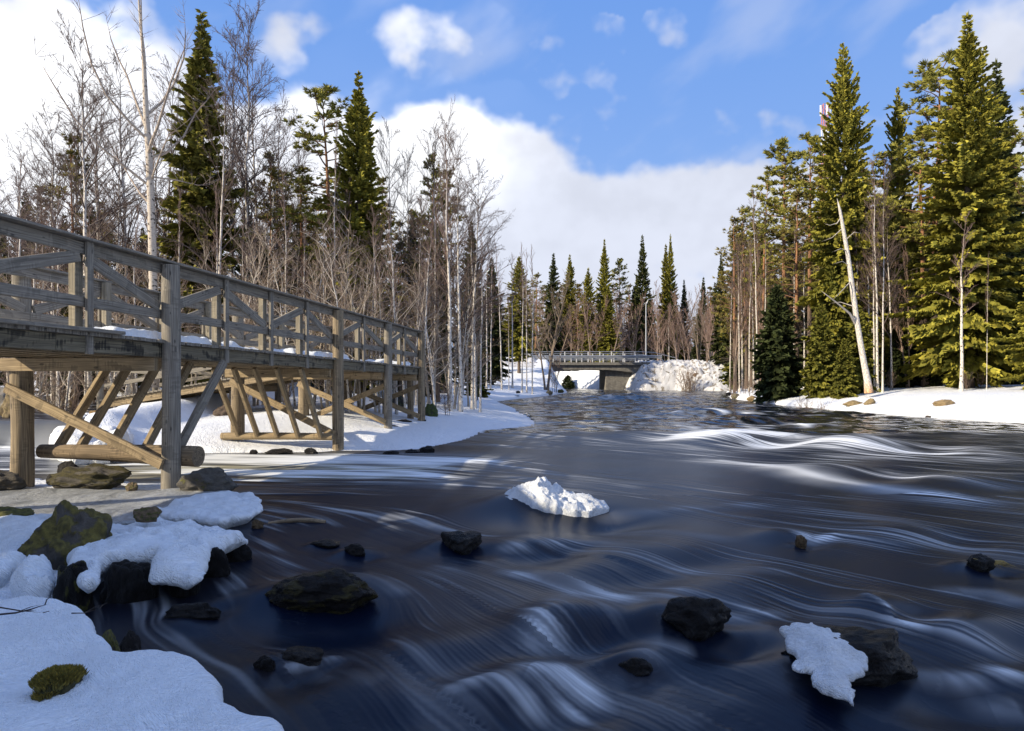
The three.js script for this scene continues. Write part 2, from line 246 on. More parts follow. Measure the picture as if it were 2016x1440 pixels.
// ---------------------------------------------------------------- flow of the water
const ROCKS = [['dark', 905, 1082, 0.24], ['dark', 705, 1094, 0.14], ['dark', 640, 1074, 0.1], ['mossy', 622, 1198, 0.42], ['dark', 1350, 1248, 0.27], ['dark', 1250, 1326, 0.14], ['icy', 1725, 1332, 0.36], ['dark', 1577, 1076, 0.07], ['straw', 1925, 1122, 0.16], ['dark', 395, 1222, 0.16], ['ice', 1084, 1008, 0.68]].map(([k, px, py, r]) => ({ k, p: wp(px, py), r }));
const HUMPS = [[1120, 1230, 0.34, 0.15], [1030, 1075, 0.42, 0.10], [1425, 868, 1.3, 0.17], [1540, 1058, 0.3, 0.09], [1730, 1200, 0.3, 0.12], [560, 1305, 0.26, 0.07], [1000, 1365, 0.36, 0.11], [1230, 785, 2.2, 0.3], [1320, 1215, 0.35, 0.07], [1470, 1165, 0.5, 0.07], [1780, 1050, 0.5, 0.09], [1300, 1090, 0.5, 0.08], [850, 1290, 0.34, 0.07], [1460, 1260, 0.25, 0.07], [1650, 930, 0.9, 0.10], [1850, 950, 0.9, 0.11], [1700, 875, 1.3, 0.16], [1900, 1240, 0.35, 0.1], [1480, 828, 1.5, 0.18], [1660, 815, 1.1, 0.1], [1400, 815, 1.6, 0.16], [1250, 860, 1.4, 0.08], [1180, 1130, 0.4, 0.07], [740, 1380, 0.3, 0.05], [1560, 1400, 0.4, 0.07]].map(([px, py, r, a]) => ({ p: wp(px, py), r, a }));
function flow(X, D) {
  let vx = 0.10 + 1.0 * sstep(36, 15, D) - 0.35 * sstep(9, 4, D), vd = -1;
  const l = sstep(1.5, -3, X) * sstep(7.5, 10, D) * sstep(18, 15, D); vx = lerp(vx, 1.2, l); vd = lerp(vd, -0.1, l);
  const n = sstep(-0.5, -2.5, X) * sstep(8, 6, D); vx = lerp(vx, 0.8, n); vd = lerp(vd, -0.9, n);
  vx += 0.16 * noise(X * 0.6, D * 0.6, 1); vd += 0.16 * noise(X * 0.6, D * 0.6, 21);
  let l0 = Math.hypot(vx, vd); vx /= l0; vd /= l0;
  let ox = vx, od = vd;
  for (const { p, r } of ROCKS) {                                                                   // the water parts round each stone
    const dx = X - p[0], dd = D - p[1], q = dx * dx + dd * dd; if (q > r * r * 16) continue; const R2 = r * r / Math.max(q, r * r * 0.5), dot = (vx * dx + vd * dd) / Math.max(q, 1e-4);
    ox += R2 * (vx - 2 * dot * dx); od += R2 * (vd - 2 * dot * dd); ox -= 2 * 0; 
  }
  l0 = Math.hypot(ox, od) || 1; return [ox / l0, od / l0];
}
// foam: lines of white water along the drops and behind the stones, plus sky-reflection streaks painted in mid-river [points in the picture, half width in metres, strength]
const FOAM = [[[[1375, 870], [1400, 860], [1450, 853], [1500, 858], [1560, 866]], 1.2, 1.7], [[[1470, 880], [1580, 876], [1700, 884], [1850, 893], [2040, 908]], 0.9, 1.15], [[[1560, 862], [1640, 864], [1720, 872], [1800, 880]], 0.8, 0.8], [[[1400, 908], [1500, 920], [1620, 948], [1740, 966], [1880, 985], [2040, 1002]], 0.45, 0.95], [[[1740, 930], [1860, 950], [2030, 968]], 0.25, 0.35],
  [[[280, 906], [480, 908], [600, 908], [760, 908], [900, 914], [1000, 926]], 1.35, 1.25], [[[340, 936], [600, 938], [800, 936], [980, 942]], 1.0, 0.95], [[[-40, 890], [60, 893], [140, 900], [300, 912]], 1.4, 1.0], [[[1180, 783], [1230, 781], [1285, 784]], 3.2, 1.2], [[[1290, 786], [1360, 790]], 2.2, 0.45], [[[1080, 792], [1160, 792]], 2.4, 0.5], [[[1380, 815], [1440, 818], [1500, 826]], 1.6, 0.55], [[[1480, 838], [1550, 838], [1640, 850]], 1.0, 0.5], [[[1120, 838], [1250, 842], [1340, 850]], 0.6, 0.3], [[[1050, 870], [1200, 878], [1350, 886], [1480, 900]], 0.8, 0.3],
  [[[1000, 1086], [1060, 1078], [1110, 1068], [1180, 1070], [1300, 1095]], 0.13, 0.42], [[[1115, 1180], [1070, 1225], [1050, 1265], [1045, 1300]], 0.16, 0.5], [[[1040, 1335], [1085, 1340], [1140, 1370], [1170, 1430]], 0.14, 0.72], [[[1085, 1338], [1120, 1332]], 0.06, 0.5], [[[1580, 1058], [1600, 1066], [1650, 1056], [1760, 1072], [1850, 1084]], 0.10, 0.62], [[[1780, 1242], [1840, 1238], [1900, 1262], [2030, 1300]], 0.14, 0.6], [[[1800, 1330], [1900, 1338], [2030, 1320]], 0.10, 0.62], [[[1890, 1168], [1950, 1172], [2030, 1200]], 0.16, 0.55], [[[1430, 1214], [1480, 1218], [1560, 1206]], 0.10, 0.36], [[[1270, 1300], [1310, 1282], [1380, 1290]], 0.14, 0.38], [[[560, 1322], [640, 1302], [680, 1292]], 0.05, 0.4], [[[690, 1138], [750, 1152], [800, 1180]], 0.09, 0.4], [[[900, 1372], [960, 1362], [1030, 1390], [1060, 1440]], 0.08, 0.4], [[[640, 1330], [760, 1360]], 0.12, 0.14],
  [[[1200, 1008], [1300, 1006], [1420, 1000], [1560, 990]], 0.22, 0.34], [[[980, 940], [1120, 948], [1300, 960]], 0.35, 0.3], [[[1180, 1030], [1330, 1050], [1480, 1070]], 0.18, 0.28], [[[1310, 1130], [1420, 1120], [1600, 1140]], 0.16, 0.22], [[[1000, 1130], [1090, 1140], [1180, 1180], [1260, 1200]], 0.16, 0.32], [[[1240, 1360], [1330, 1400], [1420, 1440]], 0.22, 0.2], [[[1400, 1330], [1500, 1350], [1560, 1400]], 0.16, 0.2], [[[1330, 1170], [1440, 1190], [1540, 1230]], 0.1, 0.3], [[[860, 1120], [960, 1150], [1060, 1210]], 0.14, 0.22], [[[1700, 1190], [1745, 1210], [1760, 1235]], 0.03, 0.5], [[[1950, 1380], [2016, 1390]], 0.12, 0.4]];
// streamlines: every point is followed upstream to the line 20 m ahead (or to the left shore), which numbers its streamline; the streaks are noise that is long along the streamlines and fine across them
function streamlines(x0, x1, d0, d1, nx, nd) {
  const ST = {}, FX = new Float32Array(nx * nd), FD = new Float32Array(nx * nd); ST.psi = new Float32Array(nx * nd); ST.len = new Float32Array(nx * nd);
  for (let j = 0; j < nd; j++) for (let i = 0; i < nx; i++) { const [u, v] = flow(lerp(x0, x1, i / (nx - 1)), lerp(d0, d1, j / (nd - 1))); FX[j * nx + i] = u; FD[j * nx + i] = v; }
  ST.sample = (A, X, D) => { const u = clamp((X - x0) / (x1 - x0) * (nx - 1), 0, nx - 1.001), v = clamp((D - d0) / (d1 - d0) * (nd - 1), 0, nd - 1.001), i = u | 0, j = v | 0, p = u - i, q = v - j, o = j * nx + i; return (A[o] * (1 - p) + A[o + 1] * p) * (1 - q) + (A[o + nx] * (1 - p) + A[o + nx + 1] * p) * q; };
  const cub = (a, b, c, d, t) => b + 0.5 * t * (c - a + t * (2 * a - 5 * b + 4 * c - d + t * (3 * (b - c) + d - a)));
  ST.smooth = (A, X, D) => { const u = clamp((X - x0) / (x1 - x0) * (nx - 1), 1, nx - 2.001), v = clamp((D - d0) / (d1 - d0) * (nd - 1), 1, nd - 2.001), i = u | 0, j = v | 0, p = u - i, q = v - j; let o = (j - 1) * nx + i; const r0 = cub(A[o - 1], A[o], A[o + 1], A[o + 2], p); o += nx; const r1 = cub(A[o - 1], A[o], A[o + 1], A[o + 2], p); o += nx; const r2 = cub(A[o - 1], A[o], A[o + 1], A[o + 2], p); o += nx; return cub(r0, r1, r2, cub(A[o - 1], A[o], A[o + 1], A[o + 2], p), q); };
  for (let j = 0; j < nd; j++) for (let i = 0; i < nx; i++) {
    let X = lerp(x0, x1, i / (nx - 1)), D = lerp(d0, d1, j / (nd - 1)), s = 0, k = 0; const st = 0.08;
    while (D < d1 && X > x0 && X < x1 && k++ < 420) { const u = ST.sample(FX, X, D), v = ST.sample(FD, X, D); const X2 = X - u * st, D2 = D - v * st, t = Math.min(1, D2 > d1 ? (d1 - D) / (D2 - D) : 1, X2 < x0 ? (x0 - X) / (X2 - X) : 1, X2 > x1 ? (x1 - X) / (X2 - X) : 1); X += (X2 - X) * t; D += (D2 - D) * t; s += st * t; if (t < 1) { ST.done = 1; break; } }
    ST.psi[j * nx + i] = X <= x0 + 1e-6 ? x0 - (d1 - D) : X >= x1 - 1e-6 ? x1 + (d1 - D) : X - (d1 - Math.min(D, d1)) * 0.5; ST.len[j * nx + i] = s;
  }
  return ST;
}
const NEARS = streamlines(-6.5, 9.6, 0.8, 9.8, 520, 330), MIDS = streamlines(-16, 20, 8.5, 20.2, 560, 260);
// foam and streaks as textures over a piece of the river
function waterTexture(x0, x1, d0, d1, W, H, far, grain) {
  const sx = (x1 - x0) / W, sd = (d1 - d0) / H, ST = d0 < 5 ? NEARS : MIDS, ck = d0 < 5 ? 0.6 : 1.5;
  const mask = new Float32Array(W * H);
  for (const [pts, w, k] of FOAM) {
    const q = pts.map(([a, b]) => wp(a, b)), R = w * 2.6, xa = Math.min(...q.map((p) => p[0])) - R, xb = Math.max(...q.map((p) => p[0])) + R, da = Math.min(...q.map((p) => p[1])) - R, db = Math.max(...q.map((p) => p[1])) + R;
    for (let j = Math.max(0, Math.floor((da - d0) / sd)); j < Math.min(H, (db - d0) / sd); j++) for (let i = Math.max(0, Math.floor((xa - x0) / sx)); i < Math.min(W, (xb - x0) / sx); i++) {
      const X = x0 + i * sx, D = d0 + j * sd; let best = 1e9, along = 0;
      for (let e = 0; e < q.length - 1; e++) { const ex = q[e + 1][0] - q[e][0], ed = q[e + 1][1] - q[e][1], t = clamp(((X - q[e][0]) * ex + (D - q[e][1]) * ed) / (ex * ex + ed * ed)), a = X - q[e][0] - ex * t, b = D - q[e][1] - ed * t, dd = a * a + b * b; if (dd < best) { best = dd; along = (e + t) / (q.length - 1); } }
      const f = k * (q[0][1] < 9 ? 1.12 : 1) * Math.exp(-best / (w * w) * 1.1) * sstep(0, 0.1, along + 0.06) * sstep(1.02, 0.75, along);
      if (f > mask[j * W + i]) mask[j * W + i] = f + mask[j * W + i] * 0.3;
    }
  }
  const col = new Uint8Array(W * H * 4), bmp = new Uint8Array(W * H * 4), low = new Float32Array(W * H);
  for (let j = 0, o = 0, k = 0; j < H; j++) for (let i = 0; i < W; i++, o += 4, k++) {
    const X = x0 + (i + 0.5) * sx, D = d0 + (j + 0.5) * sd;
    if ((i & 7) === 0) waterTexture.s = riverSd(X, D); if (waterTexture.s > 0.7) { col[o + 3] = bmp[o + 3] = 255; continue; }
    let hi, lo, wide; const big = noise(X * 0.35, D * 0.35, 31);
    if (far) { hi = 1.5 * noise(X / 0.5, D / 0.8, 3); lo = 1.5 * noise(X / 1.3, D / 1.5, 7); wide = 1.5 * noise(X / 4, D / 4, 9); }
    else { const p0 = ST.smooth(ST.psi, X, D), p = p0 / ck, gr = (Math.abs(ST.sample(ST.psi, X + 0.06, D) - ST.sample(ST.psi, X - 0.06, D)) + Math.abs(ST.sample(ST.psi, X, D + 0.06) - ST.sample(ST.psi, X, D - 0.06))) / 0.12 / ck, l = ST.sample(ST.len, X, D), f = sstep(9, 5, D); waterTexture.g = Math.max(gr * ck, 0.2); const jump = sstep(5.0, 2.4, gr * ck), fin = (w) => sstep(d0 < 5 ? 0.008 : 0.03, d0 < 5 ? 0.024 : 0.075, w / gr) * jump; hi = 1.5 * (f * 0.6 * fin(0.014) * noise(p / 0.014, l / 0.7, 1) + (1 - 0.4 * f) * fin(0.045) * noise(p / 0.045, l / 1.1, 2)); lo = 1.6 * fin(0.13) * noise(p / 0.13, l / 1.6, 3); wide = 1.6 * (0.6 * fin(0.25) * noise(p / 0.34, l / 2.4, 4) + 0.55 * fin(0.5) * noise(p / 0.9, l / 3.6, 5)); }
    let calm = 1; for (const { p, r } of ROCKS) { const q = Math.hypot(X - p[0], D - p[1]) / r; if (q < 2.2) calm = Math.min(calm, sstep(1.1, 2.2, q)); }
    hi *= 0.3 + 0.7 * calm; lo *= 0.25 + 0.75 * calm; wide *= calm;
    const m = mask[k], broken = noise(X * 1.6, D * 1.6, 12);
    const fil = sstep(-0.75, 1.0, 0.75 * lo + 0.7 * hi + 0.45 * wide), solid = d0 < 5 ? 0 : sstep(0.75, 1.15, m); let foam = clamp(m * lerp(1.55 * fil * (0.75 + 0.5 * broken), 0.95 + 0.4 * lo, solid * 0.8)) * sstep(0, 0.12, m);
    foam = clamp(foam + (d0 < 5 ? 0.55 : 0.8) * sstep(0.0, 1.5, 0.7 * lo + 0.3 * big + 0.75 * hi + 0.8 * wide) * (0.35 + 0.65 * sstep(2.5, 6, D)) * grain);  // pale streaks along the flow: foam together with painted sky reflection
    const shore = sstep(-1.6, -0.2, waterTexture.s), brown = clamp(-0.22 + 0.4 * noise(X * 0.5, D * 0.8, 44) + 0.7 * shore + 0.35 * sstep(6, 10, X) * sstep(30, 20, D) * sstep(10, 14, D)), f2 = foam * foam * 0.4 + foam * 0.6;
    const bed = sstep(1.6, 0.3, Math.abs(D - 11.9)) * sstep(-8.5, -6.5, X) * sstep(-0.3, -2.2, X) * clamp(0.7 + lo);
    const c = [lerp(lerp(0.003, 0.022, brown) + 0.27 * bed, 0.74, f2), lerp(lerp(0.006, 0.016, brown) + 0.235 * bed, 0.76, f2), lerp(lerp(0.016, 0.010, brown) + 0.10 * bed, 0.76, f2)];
    col[o] = toS(c[0]) * 255; col[o + 1] = toS(c[1]) * 255; col[o + 2] = toS(c[2]) * 255; col[o + 3] = 255;
    bmp[o] = clamp(0.5 + 0.2 * hi + 0.2 * lo + 0.1 * foam) * 255; bmp[o + 1] = clamp((d0 < 12 ? 0.34 : 0.14) + 0.5 * foam) * 255; bmp[o + 3] = 255;
    low[k] = 0.9 * wide * calm * (far ? 1 : sstep(0.06, 0.22, 0.34 * ck * 0.5 / waterTexture.g));
  }
  const mk = (d, srgb) => { const t = new THREE.DataTexture(d, W, H, THREE.RGBAFormat); t.magFilter = t.minFilter = THREE.LinearFilter; if (srgb) t.colorSpace = THREE.SRGBColorSpace; t.needsUpdate = true; return t; };
  return { map: mk(col, true), bump: mk(bmp, false), low, at: (X, D) => low[clamp(Math.floor((D - d0) / sd), 0, H - 1) * W + clamp(Math.floor((X - x0) / sx), 0, W - 1)], foam: (X, D) => mask[clamp(Math.floor((D - d0) / sd), 0, H - 1) * W + clamp(Math.floor((X - x0) / sx), 0, W - 1)], box: [x0, x1, d0, d1] };
}
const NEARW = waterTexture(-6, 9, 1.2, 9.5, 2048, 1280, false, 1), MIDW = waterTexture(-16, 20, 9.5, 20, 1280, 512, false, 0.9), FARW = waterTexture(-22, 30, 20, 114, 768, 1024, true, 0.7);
function wave(X, D) {
  const T = D < 9.5 ? NEARW : D < 20 ? MIDW : FARW, rough = sstep(-6, -2, X) + 0.3, k = D < 20 ? 1 : 1;
  let h = 0.016 * rough * fbm(X * 0.8 + 3, D * 0.9, 6, 2) + 0.10 * sstep(13, 30, D) * fbm(X * 0.9, D * 0.8, 61, 4) + 0.05 * sstep(4, 10, X) * fbm(X * 1.2, D * 1.2, 71, 2) + 0.02 * rough * clamp(T.at(X, D), -1, 1) * k + 0.03 * T.foam(X, D);
  for (const { p, r, a } of HUMPS) {
    const dx = X - p[0], dd = D - p[1], q = dx * dx + dd * dd; if (q > r * r * 14) continue;
    const [fx, fd] = flow(p[0], p[1]), s = (dx * fx + dd * fd) / r, c = (-dx * fd + dd * fx) / r;
    h += (p[1] > 11 ? 1.25 : 0.62) * a * (Math.exp(-((s + 0.2) * (s + 0.2) * 1.6 + c * c * 0.7)) - 0.75 * Math.exp(-((s - 1.05) * (s - 1.05) * 3 + c * c * 1.1)) + 0.3 * Math.exp(-((s - 1.9) * (s - 1.9) * 2.2 + c * c)));
  }
  for (const { p, r } of ROCKS) {
    const dx = X - p[0], dd = D - p[1], q = dx * dx + dd * dd; if (q > r * r * 16) continue;
    const [fx, fd] = flow(p[0] + r * 5, p[1]), s = (dx * fx + dd * fd) / r, c = (-dx * fd + dd * fx) / r;
    h += 0.26 * r * Math.exp(-((s + 0.9) * (s + 0.9) * 2 + c * c * 0.6)) - 0.22 * r * Math.exp(-((s - 1.1) * (s - 1.1) * 1.6 + c * c * 1.4));
  }
  return h;
}
{
  const rows = []; for (let D = 1.2; D < 19.95; D *= 1.0062) rows.push(D); { let j = rows.findIndex((D) => D > 9.5); rows[j] = 9.5; } rows.push(20); const split0 = rows.indexOf(9.5), split = rows.length - 1; for (let D = 20.15; D < 114; D *= 1.0085) rows.push(D);
  const N = 330, P = [], U = [], A = [], B = [], ok = [];
  rows.forEach((D, j) => { for (let i = 0; i <= N; i++) { const X = (i / N * 2 - 1) * (D * 0.86 + 1.2), s = riverSd(X, D); ok.push(s < 0.5); P.push(X, s < 0.6 ? waterY(X, D) + wave(X, D) * sstep(0.3, -0.5, s) : -0.1, -D); } });
  const one = (j0, j1, T, name) => {
    const p = [], u = [], I = [], n = N + 1, [x0, x1, d0, d1] = T.box;
    for (let k = j0 * n; k < (j1 + 1) * n; k++) { p.push(P[3 * k], P[3 * k + 1], P[3 * k + 2]); u.push((P[3 * k] - x0) / (x1 - x0), (-P[3 * k + 2] - d0) / (d1 - d0)); }
    for (let j = j0; j < j1; j++) for (let i = 0; i < N; i++) { const a = j * n + i; if (!(ok[a] || ok[a + 1] || ok[a + n] || ok[a + n + 1])) continue; const q = a - j0 * n; I.push(q, q + 1, q + n + 1, q, q + n + 1, q + n); }
    const g = new THREE.BufferGeometry(); g.setAttribute('position', new THREE.BufferAttribute(new Float32Array(p), 3)); g.setAttribute('uv', new THREE.BufferAttribute(new Float32Array(u), 2)); g.setIndex(I); g.computeVertexNormals();
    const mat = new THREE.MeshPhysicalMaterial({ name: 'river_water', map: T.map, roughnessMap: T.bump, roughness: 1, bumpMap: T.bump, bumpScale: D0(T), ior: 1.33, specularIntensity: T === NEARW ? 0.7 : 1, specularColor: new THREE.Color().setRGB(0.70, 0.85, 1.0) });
    const m = shadowed(new THREE.Mesh(g, mat)); m.name = name; m.userData.kind = 'structure'; scene.add(m); return m;
  };
  const D0 = (T) => T === NEARW ? 0.014 : T === MIDW ? 0.03 : 0.3;
  tag(one(0, split0, NEARW, 'river'), 'dark river water with silky streaks and foam round the near stones');
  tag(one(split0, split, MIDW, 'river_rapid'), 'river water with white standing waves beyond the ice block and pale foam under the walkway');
  tag(one(split, rows.length - 1, FARW, 'river_reach'), 'dark blue river reach from the road bridge down to the snowy point');
}
// ---------------------------------------------------------------- wood
function woodTex(seed, base, dark, stain) {
  const r = rng(seed), knots = [...Array(7)].map(() => [r() * 1024, r() * 256, 4 + r() * 7]);
  const h = new Float32Array(1024 * 256);
  const map = dataTex(1024, 256, lin((x, y) => {
    let warp = 10 * tnoise(x / 200, y / 90, 1024 / 200, 256 / 90, seed), kn = 0;
    for (const [kx, ky, kr] of knots) { const dx = (Math.abs(x - kx) > 512 ? 1024 - Math.abs(x - kx) : Math.abs(x - kx)) / 2.2, dy = y - ky, d = Math.hypot(dx, dy) / kr; if (d < 5) { warp += 9 * Math.exp(-d * 0.8) * Math.sign(dy); kn = Math.max(kn, sstep(1.2, 0.5, d)); } }
    const g = tnoise(x / 260, (y + warp) / 5, 1024 / 260, 256 / 5, seed + 1), g2 = tnoise(x / 90, (y + warp) / 2, 1024 / 90, 128, seed + 2), blot = tnoise(x / 120, y / 60, 1024 / 120, 256 / 60, seed + 3);
    const crack = sstep(0.42, 0.6, tnoise(x / 330, (y + warp) / 3, 1024 / 330, 256 / 3, seed + 4)), st = stain * sstep(0.05, 0.45, blot + 0.4 * tnoise(x / 14, y / 120, 1024 / 14, 256 / 120, seed + 6));
    const t = clamp(0.5 + 0.75 * g + 0.4 * g2); h[y * 1024 + x] = t * 0.8 - crack * 0.7;
    const k = (1 - 0.55 * crack) * (1 - 0.6 * kn) * (1 - 0.65 * st) * (0.86 + 0.3 * (blot + 0.5));
    return [lerp(dark[0], base[0], t) * k, lerp(dark[1], base[1], t) * k, lerp(dark[2], base[2], t) * k];
  }), true);
  const bump = dataTex(1024, 256, (x, y) => { const v = 0.6 + 0.5 * (h[y * 1024 + x] - 0.4); return [v, v, v]; });
  return [map, bump];
}
const woodM = (name, seed, base, dark, stain, rough = 0.85) => { const [map, bumpMap] = woodTex(seed, base, dark, stain); return new THREE.MeshStandardMaterial({ name, map, bumpMap, bumpScale: 0.004, roughness: rough }); };
M.greyWood = woodM('weathered_grey_wood', 21, [0.32, 0.285, 0.225], [0.12, 0.102, 0.08], 0.5);
M.brownWood = woodM('brown_timber', 31, [0.40, 0.305, 0.175], [0.18, 0.128, 0.07], 0.6);
M.tanWood = woodM('dry_tan_timber', 71, [0.38, 0.33, 0.24], [0.17, 0.145, 0.10], 0.5);
M.stained = woodM('stained_edge_board', 41, [0.24, 0.205, 0.13], [0.07, 0.055, 0.035], 1.25);
M.postWood = woodM('round_post_wood', 51, [0.36, 0.28, 0.17], [0.12, 0.09, 0.06], 0.5);
M.logWood = woodM('old_log', 61, [0.30, 0.22, 0.13], [0.09, 0.065, 0.04], 0.6);
M.snowLump = M.snowNear;
M.steel = new THREE.MeshStandardMaterial({ name: 'galvanised_steel', color: new THREE.Color(0.42, 0.43, 0.44), metalness: 0.7, roughness: 0.45 });
M.zinc = new THREE.MeshStandardMaterial({ name: 'pale_zinc', color: new THREE.Color(0.62, 0.62, 0.61), metalness: 0.1, roughness: 0.5 });
M.rust = new THREE.MeshStandardMaterial({ name: 'rusty_bolt', color: new THREE.Color(0.12, 0.07, 0.04), metalness: 0.4, roughness: 0.7 });

// a timber of section w (across) by h (up) along its own x axis, arrises planed off; texture runs along it in metres
let uvShift = 0;
function timberGeo(L, w, h, c = 0.006) {
  uvShift = (uvShift + 0.377) % 7; const g = new GB(true, false), a = h / 2, b = w / 2, ring = [[a, b - c], [a - c, b], [-a + c, b], [-a, b - c], [-a, -b + c], [-a + c, -b], [a - c, -b], [a, -b + c]];   // [y, z]
  for (let k = 0; k < 8; k++) {
    const p = ring[k], q = ring[(k + 1) % 8], ny = p[0] + q[0], nz = p[1] + q[1]; let n = [Math.sign(Math.round(ny / h * 3)), Math.sign(Math.round(nz / w * 3))]; if (k % 2 === 1) n = [0, Math.sign(nz)]; if (k % 4 === 3) n = [Math.sign(ny), 0];
    const dy = q[0] - p[0], dz = q[1] - p[1], l = Math.hypot(dy, dz); n = [-dz / l, dy / l]; if (n[0] * ny + n[1] * nz < 0) n = [-n[0], -n[1]];
    const v0 = uvShift + k * 0.11, v1 = v0 + l;
    const A = g.v(-L / 2, p[0], p[1], 0, n[0], n[1], 0, uvShift * 1.7, v0), B = g.v(L / 2, p[0], p[1], 0, n[0], n[1], 0, uvShift * 1.7 + L, v0), C = g.v(L / 2, q[0], q[1], 0, n[0], n[1], 0, uvShift * 1.7 + L, v1), E = g.v(-L / 2, q[0], q[1], 0, n[0], n[1], 0, uvShift * 1.7, v1);
    g.tri(A, C, B); g.tri(A, E, C);
  }
  for (const s of [-1, 1]) { const m = ring.map(([y, z]) => g.v(s * L / 2, y, z, s, 0, 0, 0, uvShift + y * 0.3, z)); for (let k = 1; k < 7; k++) s > 0 ? g.tri(m[0], m[k], m[k + 1]) : g.tri(m[0], m[k + 1], m[k]); }
  const out = g.geo(); const u = out.attributes.uv.array; for (let i = 0; i < u.length; i += 2) { u[i] /= 2.2; u[i + 1] /= 0.5; } return out;
}
// put a timber between two points; up decides which way its h side faces
function beam(name, p, q, w, h, mat, parent, up = V3(0, 1, 0), c) {
  const d = q.clone().sub(p), L = d.length(); const m = part(name, timberGeo(L, w, h, c), mat, parent);
  const X = d.normalize(), Z = X.clone().cross(up).normalize(), Y = Z.clone().cross(X); m.quaternion.setFromRotationMatrix(new THREE.Matrix4().makeBasis(X, Y, Z)); m.position.copy(p).add(q).multiplyScalar(0.5); return m;
}
// a round pole, slightly out of true, with closed ends
function poleGeo(p, q, r0, r1, seed, bend = 0.012, n = 9, sides = 18) {
  const R = rng(seed), g = new GB(true, false), pts = [], rad = [], d = q.clone().sub(p), L = d.length(); const a = R() * 6, b = R() * 6;
  for (let k = 0; k <= n; k++) { const t = k / n, P = p.clone().addScaledVector(d, t), o = Math.sin(t * 3.1) * bend; pts.push([P.x + o * Math.cos(a), P.y + (Math.abs(d.y) < L * 0.5 ? o : 0), P.z + o * Math.sin(b)]); rad.push(lerp(r0, r1, t) * (1 + 0.03 * Math.sin(t * 9 + a))); }
  g.tube(pts, rad, sides, null, false, 1 / 2.2, R() * 5);
  for (const [k, s] of [[0, -1], [n, 1]]) { const D = d.clone().normalize().multiplyScalar(s), c = g.v(...pts[k], D.x, D.y, D.z, 0, 0.5, 0.5), at = (k === 0 ? 0 : n * (sides + 1)); for (let i = 0; i < sides; i++) { const A = at + i, B = at + i + 1, dup = (I) => g.v(g.p[3 * I], g.p[3 * I + 1], g.p[3 * I + 2], D.x, D.y, D.z, 0, 0.5 + 0.3 * Math.cos(i), 0.5 + 0.3 * Math.sin(i)); const x = dup(A), y = dup(B); s > 0 ? g.tri(c, x, y) : g.tri(c, y, x); } }
  const u = g.u; for (let i = 0; i < u.length; i += 2) { const t = u[i]; u[i] = u[i + 1]; u[i + 1] = t * r0 * 12.6; } return g.geo();
}
const pole = (name, p, q, r0, r1, mat, parent, seed, bend) => part(name, poleGeo(p, q, r0, r1, seed, bend), mat, parent);

